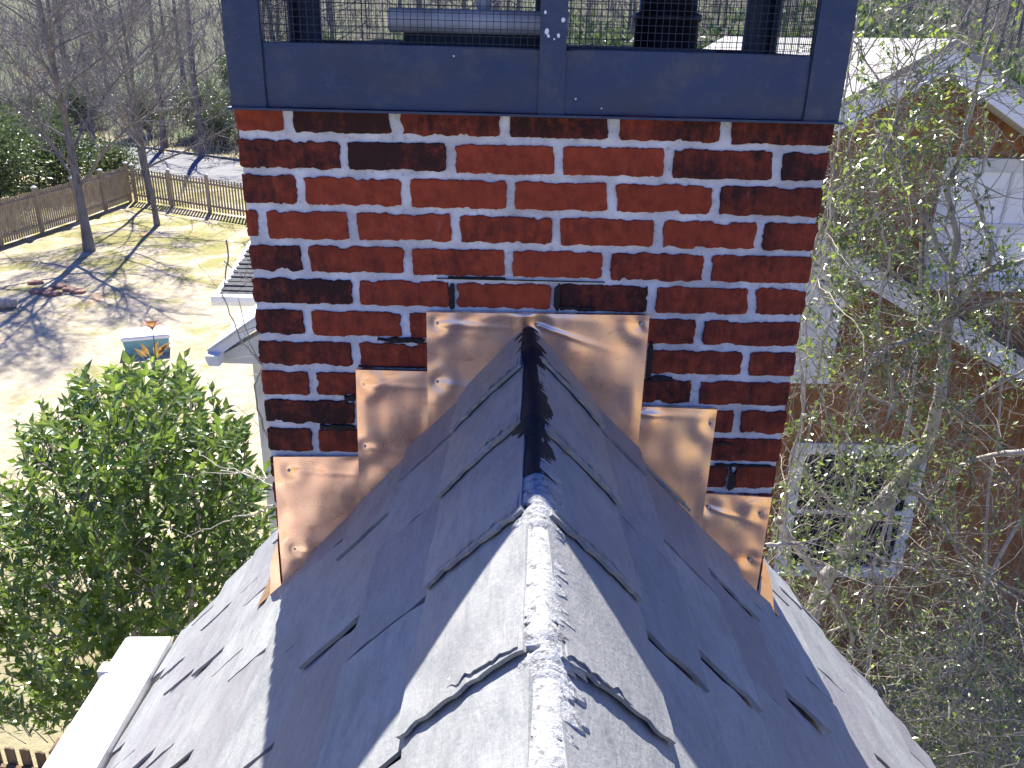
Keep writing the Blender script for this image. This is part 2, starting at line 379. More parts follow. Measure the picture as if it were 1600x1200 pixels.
# walls below the roof and gutter on the left eave
wl = MB(); x0 = .98
wl.box((-x0, YF + .1, 0), (x0, .32, ZR - T * 1.10))
wl.add([(-x0, .32, ZR - T*x0 - .06), (x0, .32, ZR - T*x0 - .06), (0, .32, ZR - .08), (-x0, .30, ZR - T*x0 - .06), (x0, .30, ZR - T*x0 - .06), (0, .30, ZR - .08)], [(0,2,1),(3,4,5),(0,1,4,3),(1,2,5,4),(2,0,3,5)])
wl.build('house_wall', OFFWHITE, house)
gu = MB(); gy0, gy1 = YF, .515; gx1, gx0, gzt = -1.118, -1.268, G - 1.648
prof = [(gx1, gzt + .004), (gx0 + .012, gzt), (gx0, gzt - .006), (gx0, gzt - .03), (gx0 + .012, gzt - .045), (gx0 + .022, gzt - .085), (gx0 + .045, gzt - .105), (gx1, gzt - .105)]
n = len(prof); vs = [(x, y, z) for y in (gy0, gy1 - .012) for x, z in prof] + [(x + (.01 if x < -1.2 else -.008), gy1, z - (.01 if z > gzt - .05 else -.01)) for x, z in prof]
gu.add(vs, [(i, (i+1) % n, n + (i+1) % n, n + i) for i in range(n)] + [(n + i, n + (i+1) % n, 2*n + (i+1) % n, 2*n + i) for i in range(n)] + [tuple(range(n))[::-1], tuple(range(2*n, 3*n))])
gut = gu.build('gutter', WHITE, house); tag(gut, 'sunlit white covered gutter along the left eave')
for y in (.36, -.35, -1.05):
    hg = MB(); hg.box((gx0 - .016, y - .022, gzt - .035), (gx0 + .02, y + .022, gzt + .0035)); hg.build('gutter_hanger', OFFWHITE, gut)

# ---- chimney
HW = .5775; CD = .50; CH = .0695
chim_bot = G - 1.6
mort = MB()
def mort_slab(a0, a1, b0, b1, axis, pos, sgn, nu, nv):
    def fn(u, v):
        a = a0 + (a1 - a0) * u; z = b0 + (b1 - b0) * v
        o = pos + sgn * .0018 * noise.noise(Vector((a * 40, z * 40, pos * 9)))
        return (a, o, z) if axis == 'y' else (o, a, z)
    mort.grid(fn, nu, nv, 0, flip=(sgn * (1 if axis == 'y' else -1) > 0))
ZT = G + .052
RD = .0045
mort_slab(-HW + RD, HW - RD, chim_bot, ZT - .002, 'y', RD, -1, 160, 160)
mort_slab(-HW + RD, HW - RD, chim_bot, ZT - .002, 'y', CD - RD, 1, 40, 40)
mort_slab(RD, CD - RD, chim_bot, ZT - .002, 'x', -HW + RD, -1, 60, 100)
mort_slab(RD, CD - RD, chim_bot, ZT - .002, 'x', HW - RD, 1, 60, 100)
mort.box((-HW + .008, .008, chim_bot), (HW - .008, CD - .008, ZT - .004))
bk = MB()
def brick(mb, a0, a1, z0, z1, mapf, val, rag=.0016, lip=.0035):
    sd = rnd() * 50; pts = []
    def side(p, q, k):
        L = math.hypot(q[0]-p[0], q[1]-p[1]); n = max(3, int(L / .0055)); nx_, nz_ = -(q[1]-p[1])/L, (q[0]-p[0])/L
        for i in range(n):
            t = i / n; o = rag * 2.2 * noise.noise(Vector((sd + k * 7, t * L * 38, 0))) + rag * 1.4 * noise.noise(Vector((sd + k * 7, t * L * 140, 5))) + rag * .5 * (rnd() - .5)
            if noise.noise(Vector((sd + k, t * L * 22, 9))) > .38: o += rag * 2.2
            pts.append((p[0] + (q[0]-p[0]) * t + nx_ * o, p[1] + (q[1]-p[1]) * t + nz_ * o))
    r = .003; side((a0 + r, z0), (a1 - r, z0), 0); side((a1, z0 + r), (a1, z1 - r), 1); side((a1 - r, z1), (a0 + r, z1), 2); side((a0, z1 - r), (a0, z0 + r), 3)
    ca, cz = (a0 + a1) / 2, (z0 + z1) / 2; n = len(pts); V = []
    tilt = ru(-.0012, .0012)
    for inset, dep in ((0, .02), (0, .0015), (.0022, 0.0)):
        for a, z in pts:
            ia = a - inset * (1 if a > ca else -1) * min(1, abs(a - ca) / (.5 * (a1 - a0)) ) ; iz = z - inset * (1 if z > cz else -1) * min(1, abs(z - cz) / (.5 * (z1 - z0)))
            V.append(mapf(ia, iz, dep + tilt * (a - ca) / (a1 - a0)))
    F = [(k*n + i, k*n + (i+1) % n, (k+1)*n + (i+1) % n, (k+1)*n + i) for k in (0, 1) for i in range(n)] + [tuple(2*n + i for i in range(n))]
    mb.add(V, F, val)
fm = lambda a, z, d: (a, d, z)
# vertical joints read off each course, as x on the chimney face
def jx(px, k): return aty(px, 0, 0).x if False else None
ROWS = [(195, [449,617,787,959,1134], [.45,1.05,.72,.95,.78,.85]),
 (250, [537,704,873,1045,1215], [.85,1.0,.22,.30,.70,.85]),
 (303, [469,633,798,957,1118], [.72,.02,.12,.15,.18,.66]),
 (354, [410,550,711,869,1029,1188], [.5,-.05,.02,.50,.34,.28,.66]),
 (408, [477,636,795,948,1106], [.78,.36,.42,.08,.62,.55]),
 (460, [555,708,868,1019,1176], [.85,.35,.30,.9,.45,.6]),
 (507, [481,633,800,960,1093], [.85,.40,.5,.5,.62,.55]),
 (555, [556,710,860,1010,1165], [.75,.55,.5,.6,.62,.60]),
 (603, [488,640,790,940,1087], [.7,.6,.5,.6,.75,.72]),
 (650, [560,710,850,1000,1152], [.9,.6,.6,.6,.6,.62]),
 (694, [492,640,790,940,1090], [.78,.7,.6,.6,.7,.72]),
 (742, [560,700,850,1000,1142], [.8,.7,.6,.6,.75,.7])]
for k in range(22):
    z1 = ZT if k == 0 else G - CH * (k - 1) - .0074; z0 = G - CH * k + .0074
    if k < len(ROWS):
        yy, js, dk = ROWS[k]; xs_ = []
        for q in js:
            p = aty(q, yy + (q - 800) * .025, 0); xs_.append(p.x)
    else:
        o = 0 if k % 2 else .105; xs_ = [-HW + o + .1 + .207 * i for i in range(6) if -HW + o + .1 + .207 * i < HW - .05]; dk = [.7] * 8
    eds = [-HW + ru(-.001, .003)] + xs_ + [HW + ru(-.003, .001)]
    for i in range(len(eds) - 1):
        g0 = 0 if i == 0 else ru(.0075, .0105); g1 = 0 if i == len(eds) - 2 else ru(.0075, .0105)
        if k in (0,) and i: g0 += .002
        brick(bk, eds[i] + g0, eds[i+1] - g1, z0 + ru(-.0012, .0012), z1 + ru(-.0012, .0012), fm, dk[min(i, len(dk)-1)], rag=ru(.0012, .0022))
    # flanks and back
    for sx in (-1, 1):
        o = .10 if (k % 2) else 0.0; e = [.001] + [q for q in [.10 - .0 + o, .31 + o] if q < CD - .05] + [CD - .001]
        for i in range(len(e) - 1):
            g0 = 0 if i == 0 else .006; g1 = 0 if i == len(e) - 2 else .006
            if sx < 0: mp = lambda a, z, d: (-HW + d, CD - a, z)
            else: mp = lambda a, z, d: (HW - d, a, z)
            brick(bk, e[i] + g0 + .001, e[i+1] - g1 - .001, z0, z1, mp, ru(.3, .9))
    e = [-HW + .001 + .0] + [-HW + .1 * (k % 2) + .104 + .208 * i for i in range(5)] + [HW - .001]
    for i in range(len(e) - 1):
        if e[i+1] - e[i] < .02: continue
        brick(bk, e[i] + .006, e[i+1] - .006, z0, z1, lambda a, z, d: (-a, CD - d, z), ru(.3, .9))
# mortar smears lapping over brick edges, old tar left where the former flashing ran
def smear(mb, px0, px1, py0, py1, h=.0022, seed=0, rag=.5):
    a = aty(px0, py0, 0); b = aty(px1, py1, 0); x0, x1, z1, z0 = a.x, b.x, a.z, b.z; V = []; nu = max(4, int((x1-x0)/.005))
    up = []; dn = []
    for i in range(nu + 1):
        t = i / nu; x = x0 + (x1 - x0) * t; m = (z0 + z1) / 2; hh = (z1 - z0) / 2 * math.sin(math.pi * min(1, max(0, t * .96 + .02))) ** .14
        dn.append((x, m - hh * (1 + rag * noise.noise(Vector((x * 70, seed, 1))) * 1.6))); up.append((x, m + hh * (1 + rag * noise.noise(Vector((x * 70, seed, 8))) * 1.6)))
    n = len(up)
    V = [(x, -h - .0006, z) for x, z in dn] + [(x, -h - .0006, z) for x, z in up] + [(x, .006, z) for x, z in dn] + [(x, .006, z) for x, z in up]
    F = [(i, i+1, n+i+1, n+i) for i in range(n-1)] + [(i+1, i, 2*n+i, 2*n+i+1) for i in range(n-1)] + [(n+i, n+i+1, 3*n+i+1, 3*n+i) for i in range(n-1)]
    mb.add(V, F)
chim = mort.build('chimney', MORTAR, house); tag(chim, 'red brick chimney with pale ragged mortar and stepped copper flashing')
bko = bk.build('brickwork', BRICK, chim)
for i, q in enumerate([(682,945,435,441),(700,790,432,436),(702,711,443,487),(866,874,446,488),(590,664,527,535),(500,556,664,672),(538,556,616,628),(1012,1050,588,596),(1012,1016,545,592),(1120,1142,690,695),(1118,1205,725,730),(1140,1146,730,768),(873,930,478,484),(560,664,571,575)]):
    ts = MB(); smear(ts, *q, h=.0030, seed=40 + i * 2.1, rag=.8); ts.build('tar_residue', TAR, chim)
# mortar crown
cr = MB(); cz = ZT
def crown(u, v):
    x = -HW + .03 + (2*HW - .06) * u; y = .03 + (CD - .06) * v; e = min(u, 1-u, v, 1-v)
    return (x, y, cz - .004 + min(e * .75, .124) + .004 * noise.noise(Vector((x*14, y*14, 0))))
cr.grid(crown, 40, 20)
cr.build('mortar_crown', CONC, chim, True)

# copper flashing
def cxz(px, py): p = aty(px, py, 0); return p.x, p.z
def roofz(x): return ZR - T * abs(x)
def panel(p0, p1, bot, yy, screws, th=.0012, leftcut=None):
    (xa, za), (xb, zb) = cxz(*p0), cxz(*p1); bl, br = bot
    mb = MB(); nu = max(16, int((xb - xa) / .006)); nv = 44; S = [cxz(*q) for q in screws]; sd = ru(0, 90)
    def fn(u, v, o=0.0):
        x = xa + (xb - xa) * u; zt = za + (zb - za) * u
        zl = min(roofz(x) - .03, zt - .01) if bl is None else max(bl, roofz(x) - .03)
        z = zt + (zl - zt) * v
        x += (-.008 if xa < -.3 and u < .5 else 0) * v * (1 - u) 
        w_ = .0058 * noise.noise(Vector((x * 7 + sd, z * 9, 0))) + .0024 * noise.noise(Vector((x * 19, z * 15, sd)))
        for k, (sx, sz) in enumerate(S):
            r = math.hypot(x - sx, z - sz); w_ += .0022 * math.exp(-(r / .012) ** 2) - .0022 * math.exp(-((r - .03) / .016) ** 2)
            cx_ = (x - sx); cz_ = (z - sz) + (.30 + .5 * ((k * 37 % 7) / 7 - .5)) * cx_
            if cx_ > 0: w_ -= .0044 * math.exp(-(cz_ / .005) ** 2) * math.exp(-cx_ / .07)
        ed = min(u, 1 - u) * (xb - xa) / .02; ed = min(1, ed); ed2 = min(1, v / .06)
        return (x, yy - .002 + o + w_ * (.25 + .75 * ed * ed2), z)
    mb.grid(fn, nu, nv, 0, flip=False)
    # rolled edge returning to the wall
    for u0 in (0, 1):
        mb.grid(lambda a, b: (lambda q: (q[0], q[1] + a * (abs(yy) + .001), q[2]))(fn(u0, b)), 1, nv, 0, flip=(u0 == 1))
    mb.grid(lambda a, b: (lambda q: (q[0], q[1] + b * (abs(yy) + .001), q[2]))(fn(a, 0)), nu, 1, 0, flip=True)
    o = mb.build('flashing_panel', COPPER, chim, True)
    return o, S, yy
def screw(x, z, y):
    scr = MB(); n = 10; V = [(x + .0038*math.cos(t), y + .001, z + .0038*math.sin(t)) for t in [2*math.pi*i/n for i in range(n)]] + [(x + .0028*math.cos(t), y - .0028, z + .0028*math.sin(t)) for t in [2*math.pi*i/n for i in range(n)]] + [(x, y - .0034, z)]
    scr.add(V, [((i+1)%n, i, n+i, n+(i+1)%n) for i in range(n)] + [(n+(i+1)%n, n+i, 2*n) for i in range(n)])
    scr.build('flashing_screw', STEEL, chim, True)
for p0, p1, y_, ss, lb in [((667,485),(1014,490), -.0105, [(684,502),(684,593),(840,505),(1000,503)], 'widest copper panel, stepped behind the ridge'),
      ((557,575),(672,578), -.0075, [(570,597),(571,694)], 'copper panel second from the left, crumpled'),
      ((428,712),(566,712), -.0045, [(452,733),(462,855)], 'lowest left copper panel glaring in reflected sun'),
      ((985,632),(1119,637), -.0075, [(995,643),(1109,660)], 'copper panel with finger marks, second from the right'),
      ((1095,769),(1205,775), -.0045, [(1187,800),(1170,872),(1105,790)], 'lowest right copper panel')]:
    o, S, yy = panel(p0, p1, (None, None), y_, ss); tag(o, lb)
    for x, z in S: screw(x, z, yy - .002)
for s, A, B, C_ in ((-1, (441,848), (441,945), (411,955)), (1, (1190,872), (1186,955), (1224,1002))):
    fl = MB(); a, b, c = aty(*A, .0), aty(*B, -.004), aty(*C_, -.004)
    a.x = s * (HW + .001); V = []
    N = 8
    for o_ in (0, .0015):
        for i in range(N + 1):
            t = i / N
            p = a.lerp(b, t) + Vector((0, o_, 0)); q = a.lerp(c, t) + Vector((s * .006 * math.sin(t * 6), .012 * t + o_ , 0)); V += [p, q]
    m_ = 2 * (N + 1); F = []
    for i in range(N): F += [(2*i, 2*i+1, 2*i+3, 2*i+2), (m_+2*i+2, m_+2*i+3, m_+2*i+1, m_+2*i)]
    fl.add(V, F)
    # side step flashing running back along the flank
    for k in range(3):
        y0, y1 = k * .15 + .004, k * .15 + .17; xx = s * (HW + .004 + .002 * k); zt = roofz(HW) + .12
        fl.add([(xx, y0, zt), (xx, y1, zt), (xx, y1, roofz(xx) + .012), (xx, y0, roofz(xx) + .012), (s * (HW + .07), y0, roofz(HW + .07) + .024), (s * (HW + .07), y1, roofz(HW + .07) + .024)], [(0,1,2,3),(3,2,5,4)])
    fl.build('corner_flashing', COPPER, chim, True)

# flue pipe and damper inside the cap
fp = MB(); c = Vector((.285, .24, 0))
def ringtube(mb, cx, cy, prof_, n=28):
    V = [(cx + r*math.cos(2*math.pi*i/n), cy + r*math.sin(2*math.pi*i/n), z) for z, r in prof_ for i in range(n)]
    k = len(prof_); mb.add(V, [(a*n+i, a*n+(i+1)%n, (a+1)*n+(i+1)%n, (a+1)*n+i) for a in range(k-1) for i in range(n)] + [tuple((k-1)*n+i for i in range(n))])
z_ = ZT + .05
ringtube(fp, .275, .23, [(z_, .072), (z_+.015, .068), (z_+.12, .066), (z_+.125, .071), (z_+.135, .071), (z_+.14, .060), (z_+.2, .060), (z_+.205, .066), (z_+.215, .066), (z_+.22, .057), (z_+.245, .057)])
fp.build('flue_pipe', BLACKM, chim, True)
dm = MB(); dm.box((-.262, .10, ZT + .03), (.045, .38, ZT + .139)); fo = dm.build('clay_flue', BLACKM, chim)
dl = MB()
def lidp(u, v):
    a = math.pi * (v - .5); r = .022; x = -.285 + .345 * u
    return (x, .075 - r * math.cos(a), G + .212 + r * math.sin(a))
dl.grid(lidp, 10, 10); dl.box((-.285, .0755, G + .1915), (.06, .40, G + .2335)); ringtube(dl, -.105, .12, [(G + .233, .012), (G + .243, .016), (G + .252, .014), (G + .256, .006)], 10)
dl.build('flue_damper', simple('pale_cast_aluminium', (.50, .52, .56), .6, .15, .15, 12, .2), chim)

# ------------------------------------------------------------------ chimney cap (its own thing, sits on the brick)
cap = thing('chimney_cap', (0, .25, ZT), 'dark bronze chimney cap with wire mesh sides sitting on top of the brick stack', 'chimney cap')
ZS = G + .1655; ZL = G + .335; XO = .576; YO = -.018; YK = CD + .018
def angle(mb, x, y, sx, sy, w=.066, t=.004, z0=ZT + .001, z1=ZL):
    mb.box((min(x, x + sx*w), min(y, y + sy*t), z0), (max(x, x + sx*w), max(y, y + sy*t), z1))
    mb.box((min(x, x + sx*t), min(y + sy*t, y + sy*w), z0), (max(x, x + sx*t), max(y + sy*t, y + sy*w), z1))
for sx, sy in ((-1,-1),(1,-1),(-1,1),(1,1)):
    mb = MB(); angle(mb, sx*XO, YO if sy < 0 else YK, -sx, 1 if sy < 0 else -1); mb.box((sx*XO - sx*.066 - .0015, (YO + .004) if sy < 0 else YK - .016, ZT + .001), (sx*XO - sx*.066 + .0015, (YO + .016) if sy < 0 else YK - .004, ZL))
    mb.build('corner_post', CAP, cap)
for yy, q in ((YO, 1), (YK, -1)):
    mb = MB(); a, b = sorted((yy, yy + q * .004)); mb.box((.004, a - .0, ZT + .001), (.053, b, ZL)); a, b = sorted((yy + q*.004, yy + q * .03)); mb.box((.004, a, ZT + .001), (.008, b, ZL)); mb.box((.049, a, ZT + .001), (.053, b, ZL))
    mp_ = mb.build('middle_post', CAP, cap)
    if q > 0:
        for x, z, r in ((.016, .268, .0036), (.019, .2605, .0022), (.0375, .262, .0026), (.045, .288, .003), (.030, .2555, .0013), (.012, .30, .002)):
            sp_ = MB(); n = 7; sp_.add([(x + r*(1 + .4*rnd())*math.cos(6.283*i/n), YO - .0008, G + z - .07 + r*1.2*(1 + .5*rnd())*math.sin(6.283*i/n)) for i in range(n)], [tuple(range(n))]); sp_.build('paint_speck', WHITE, mp_)
def skirt(fn):
    mb = MB(); mb.grid(fn, 60, 8); return mb
k = .002
# skirt panels: folded sheets with a bottom flange
for name, f in (('front', 1), ('back', -1)):
    for xa, xb in ((-XO + .068, .004), (.053, XO - .068)):
        mb = MB(); y0 = YO + .0065 if f > 0 else YK - .0065
        mb.grid(lambda u, v: (xa + (xb - xa) * u, y0 + f * .0045 * noise.noise(Vector((u * 4 + xa * 7, v * 1.5, 0))) * math.sin(math.pi * v), ZT + .002 + (ZS - ZT) * v), 40, 8, 0, flip=f < 0)
        mb.box((xa, min(y0, y0 + f*.012), ZS + .0005), (xb, max(y0, y0 + f*.012), ZS + .0035))
        mb.grid(lambda u, v: (xa + (xb - xa) * u, y0 + f * .003, ZT + .002 + (ZS - ZT) * v), 1, 1, 0, flip=f > 0)
        mb.build('skirt_panel', CAP, cap, True)
for sx in (-1, 1):
    mb = MB(); mb.box((min(sx*(XO-.007), sx*(XO-.010)), YO + .07, ZT + .002), (max(sx*(XO-.007), sx*(XO-.010)), YK - .07, ZS)); mb.build('skirt_panel', CAP, cap)
mb = MB()
mb.box((-XO - .006, YO - .010, ZT - .0035), (XO + .006, YO + .004, ZT + .0008)); mb.box((-XO - .006, YK - .004, ZT - .0035), (XO + .006, YK + .010, ZT + .0008))
mb.box((-XO - .006, YO + .0041, ZT - .0035), (-XO + .004, YK - .0041, ZT + .0008)); mb.box((XO - .004, YO + .0041, ZT - .0035), (XO + .006, YK - .0041, ZT + .0008))
mb.build('base_flange', CAP, cap)
mb = MB(); a_, b_ = XO + .03, .03
zl = ZL + .001; V = [(-a_, YO - .025, zl), (a_, YO - .025, zl), (a_, YK + .025, zl), (-a_, YK + .025, zl), (-a_, YO - .025, zl + .020), (a_, YO - .025, zl + .020), (a_, YK + .025, zl + .020), (-a_, YK + .025, zl + .020), (-.30, .22, zl + .045), (.30, .22, zl + .045), (.30, .28, zl + .045), (-.30, .28, zl + .045)]
mb.add(V, [(0,3,2,1),(0,1,5,4),(1,2,6,5),(2,3,7,6),(3,0,4,7),(4,5,9,8),(5,6,10,9),(6,7,11,10),(7,4,8,11),(8,9,10,11)]); mb.build('lid', CAP, cap)
mb = MB(); r = .00055
for x, z, r_ in [(-.155, .152, .0022), (.075, .082, .0022), (.125, .066, .0018)]:
    sw = MB(); n = 10; sw.add([(x + r_*math.cos(6.2832*i/n), YO + .0075, G + z + r_*math.sin(6.2832*i/n)) for i in range(n)] + [(x + r_*.8*math.cos(6.2832*i/n), YO + .0025, G + z + r_*.8*math.sin(6.2832*i/n)) for i in range(n)], [(i, (i+1)%n, n+(i+1)%n, n+i) for i in range(n)] + [tuple(range(n, 2*n))]); sw.build('skirt_screw', STEEL, cap)
def wires(mb, p, q, horiz, zlo, zhi, sp=.0127, ax='x'):
    n = int((q - p) / sp)
    for i in range(n + 1):
        a = p + sp * i + .0006 * (rnd() - .5)
        if ax == 'x': mb.box((a - r, horiz - r, zlo), (a + r, horiz + r, zhi))
        else: mb.box((horiz - r, a - r, zlo), (horiz + r, a + r, zhi))
    m_ = int((zhi - zlo) / sp)
    for j in range(m_ + 1):
        z = zlo + sp * j + .0006 * (rnd() - .5)
        if ax == 'x': mb.box((p, horiz - 2.6*r, z - r), (q, horiz - r*1.05, z + r))
        else: mb.box((horiz - 2.6*r, p, z - r), (horiz - r*1.05, q, z + r))
for yy in (YO + .012, YK - .012):
    for xa, xb in ((-XO + .062, .006), (.051, XO - .062)):
        mb = MB(); wires(mb, xa, xb, yy, ZS - .004, ZL); mb.build('wire_screen', WIRE, cap)
for xx in (-XO + .012, XO - .012):
    mb = MB(); wires(mb, YO + .06, YK - .06, xx, ZS - .004, ZL, ax='y'); mb.build('wire_screen', WIRE, cap)

# ------------------------------------------------------------------ fences
def picket_fence(pts, h, label, m, pw=.085, gap=.055, spacing=2.4, capm=OFFWHITE, group=None, peak=False):
    p0 = Vector(pts[0]); root = thing('picket_fence', (p0.x, p0.y, 0), label, 'fence', group)
    mb = MB(); rails = MB()
    for sg, (a, b) in enumerate(zip(pts, pts[1:])):
        a = Vector((a[0], a[1], 0)); b = Vector((b[0], b[1], 0)); L = (b - a).length; d = (b - a) / L; nrm = Vector((-d.y, d.x, 0))
        t = 0
        while t < L:
            c = a + d * t; hh = h * ru(.985, 1.01)
            c2 = c + d * pw
            V = []
            for o in (-.009, .009):
                o += .045
                V += [c + nrm*o + Vector((0,0,.05)), c2 + nrm*o + Vector((0,0,.05)), c2 + nrm*o + Vector((0,0,hh)), (c+c2)/2 + nrm*o + Vector((0,0,hh + (.05 if peak else .012))), c + nrm*o + Vector((0,0,hh))]
            mb.add(V, [(0,1,2,3,4),(9,8,7,6,5),(0,5,6,1),(1,6,7,2),(2,7,8,3),(3,8,9,4),(4,9,5,0)], rnd())
            t += pw + gap
        for z in (.3, h - .22): rails.beam(a + Vector((0,0,z)), b + Vector((0,0,z)), .04, .09)
        n = max(1, round(L / spacing))
        for i in range(1 if sg else 0, n + 1):
            c = a + d * (L * i / n); pm = MB(); pm.box((c.x - .06, c.y - .06, 0), (c.x + .06, c.y + .06, h + .14))
            po = pm.build('post', m, root); cm = MB(); q = .085; z = h + .14
            cm.add([(c.x-q,c.y-q,z),(c.x+q,c.y-q,z),(c.x+q,c.y+q,z),(c.x-q,c.y+q,z),(c.x-q,c.y-q,z+.03),(c.x+q,c.y-q,z+.03),(c.x+q,c.y+q,z+.03),(c.x-q,c.y+q,z+.03),(c.x,c.y,z+.09)],
                   [(0,3,2,1),(0,1,5,4),(1,2,6,5),(2,3,7,6),(3,0,4,7),(4,5,8),(5,6,8),(6,7,8),(7,4,8)]); cm.build('post_cap', capm, po)
    mb.build('pickets', m, root); rails.build('rail', m, root)
    return root
picket_fence([(-18.9, 20.5), (-18.2, 27.5), (-17.6, 31.9), (-17.3, 36.2)], 1.55, 'tight golden brown picket fence down the left side of the lawn', FWOOD, gap=.04)
picket_fence([(-17.1, 36.3), (-11.0, 33.1), (-3, 28.9)], 1.45, 'open picket fence between the lawn and the street', FWOOD, gap=.085)
q0 = atz(-120, 1150, 1.3); q1 = atz(75, 1175, 1.3); q2 = q1 + (q1 - q0) * .4
picket_fence([(q0.x, q0.y), (q1.x + .15, q1.y)], 1.22, 'short run of brown pickets at the lower left below the leafy bush', DWOOD, pw=.09, gap=.06, spacing=1.6, peak=False, capm=DWOOD)

# ------------------------------------------------------------------ white wing behind the chimney, left
def prism_yz(mb, x0, x1, poly):      # poly in (y,z) extruded along x
    n = len(poly); mb.add([(x0, y, z) for y, z in poly] + [(x1, y, z) for y, z in poly], [tuple(range(n)), tuple(range(2*n-1, n-1, -1))] + [(i, n+i, n+(i+1)%n, (i+1)%n) for i in range(n)])
def prism_xz(mb, y0, y1, poly):
    n = len(poly); mb.add([(x, y0, z) for x, z in poly] + [(x, y1, z) for x, z in poly], [tuple(range(n)), tuple(range(2*n-1, n-1, -1))] + [(i, n+i, n+(i+1)%n, (i+1)%n) for i in range(n)])
e0 = aty(338, 462, 8.6); e1 = aty(384, 330, 11.4)
wa = thing('white_wing', (e0.x + 1.5, 10, 0), 'white walled wing with dark shingled roof and white gutter, half hidden behind the chimney', 'building')
zs, ys_, sl_ = e0.z, e0.y, (e1.z - e0.z) / (e1.y - e0.y)
xr = .9
mb = MB(); mb.box((e0.x + .35, ys_ + .35, 0), (xr - .3, ys_ + 5.6, zs - .05)); mb.build('wall', WHITE, wa)
mb = MB(); nrow = int(2.9 / .13)
mb.add([(e0.x + .06, ys_, zs - .02), (xr, ys_, zs - .02), (xr, ys_ + 2.9, zs - .02 + 2.9*sl_), (e0.x + .06, ys_ + 2.9, zs - .02 + 2.9*sl_), (e0.x + .06, ys_ + 5.9, zs - .02), (xr, ys_ + 5.9, zs - .02)], [(0,1,2,3),(3,2,5,4),(0,3,4),(1,5,2),(0,4,5,1)])
for j in range(nrow):
    y = ys_ + .13 * j; x = e0.x
    x += ru(-.2, 0) + .02
    while x < xr:
        w_ = ru(.18, .34); xa = max(x, e0.x + .01 + .015 * rnd()); h = ru(.010, .026); g = .004
        if x + w_ > e0.x + .05: mb.add([(xa, y - .012, zs + sl_*(y-ys_)), (x+w_-g, y - .012, zs + sl_*(y-ys_)), (x+w_-g, y - .012, zs + sl_*(y-ys_) + h), (xa, y - .012, zs + sl_*(y-ys_) + h), (x+w_-g, y + .14, zs + sl_*(y+.15-ys_) + .004), (xa, y + .14, zs + sl_*(y+.15-ys_) + .004)], [(0,1,2,3),(3,2,4,5),(0,3,5),(1,4,2)], rnd())
        x += w_
mb.build('shingled_roof', SHING, wa)
mb = MB(); prism_yz(mb, e0.x - .03, xr, [(ys_ - .13, zs + .03), (ys_ - .13, zs - .03), (ys_ - .10, zs - .10), (ys_ - .02, zs - .11), (ys_ - .02, zs + .03)]); mb.build('gutter', WHITE, wa)
mb = MB(); prism_yz(mb, e0.x - .03, e0.x + .04, [(ys_ - .015, zs + .01), (ys_ - .015, zs - .12), (ys_ + 2.9, zs + 2.9*sl_ - .13), (ys_ + 2.9, zs + 2.9*sl_ + .01)]); mb.box((e0.x + .0, ys_ - .01, zs - .115), (xr, ys_ + .4, zs - .095)); mb.build('rake_board', WHITE, wa)
# nearer gabled bay with corner board
b0 = aty(332, 548, 5.6); b1 = aty(412, 492, 5.6); br_ = (b1.z - b0.z) / (b1.x - b0.x); cx0 = aty(402, 620, 5.9).x; cb1 = aty(424, 620, 5.9).x
bay = thing('white_bay', (cx0 + .5, 6.2, 0), 'white gabled bay with sloping rake and corner board at the left edge of the chimney', 'building')
px_ = cx0 + 1.5; pk = b0.z + (px_ - b0.x) * br_
mb = MB(); prism_xz(mb, 5.9, 6.5, [(cx0 + .02, 0), (2*px_ - cx0 - .02, 0), (2*px_ - cx0 - .02, b0.z - .1), (px_, pk - .35), (cx0 + .02, b0.z - .1 )]); mb.build('wall', WHITE, bay)
mb = MB(); L_ = px_ - b0.x
for s in (1, -1):
    X = lambda x: px_ + s * (x - px_)
    P = [(X(b0.x - .02), b0.z), (X(px_), pk), (X(px_), pk - .09), (X(b0.x - .02), b0.z - .09)]
    prism_xz(mb, 5.56, 5.62, P if s > 0 else P[::-1])
mb.build('rake_board', WHITE, bay)
mb = MB()
for s in (1, -1):
    X = lambda x: px_ + s * (x - px_)
    P = [(X(b0.x - .02), b0.z + .004), (X(px_), pk + .004), (X(px_), pk + .03), (X(b0.x - .03), b0.z + .03)]
    prism_xz(mb, 5.54, 6.6, P if s > 0 else P[::-1])
mb.build('roof', OFFWHITE, bay)
mb = MB(); r0 = aty(352, 560, 5.7); r1 = aty(420, 566, 5.7); rt = b0.z + (r1.x - b0.x) * br_ - .1
prism_xz(mb, 5.625, 5.89, [(r0.x, r0.z - .02), (r1.x + .1, r0.z - .02), (r1.x + .1, rt), (r0.x, b0.z + (r0.x - b0.x) * br_ - .1)]); mb.build('cornice_return', OFFWHITE, bay)
mb = MB(); mb.box((cx0, 5.86, 0), (cb1, 5.895, r0.z - .025)); mb.build('corner_board', OFFWHITE, bay)
mb = MB(); q = aty(338, 552, 5.56); n_ = 8
prism_xz(mb, 5.46, 6.55, [(q.x - .07, q.z + .01), (q.x - .07, q.z - .03), (q.x - .045, q.z - .09), (q.x + .05, q.z - .09), (q.x + .05, q.z + .01)]); mb.build('gutter', WHITE, bay, False)

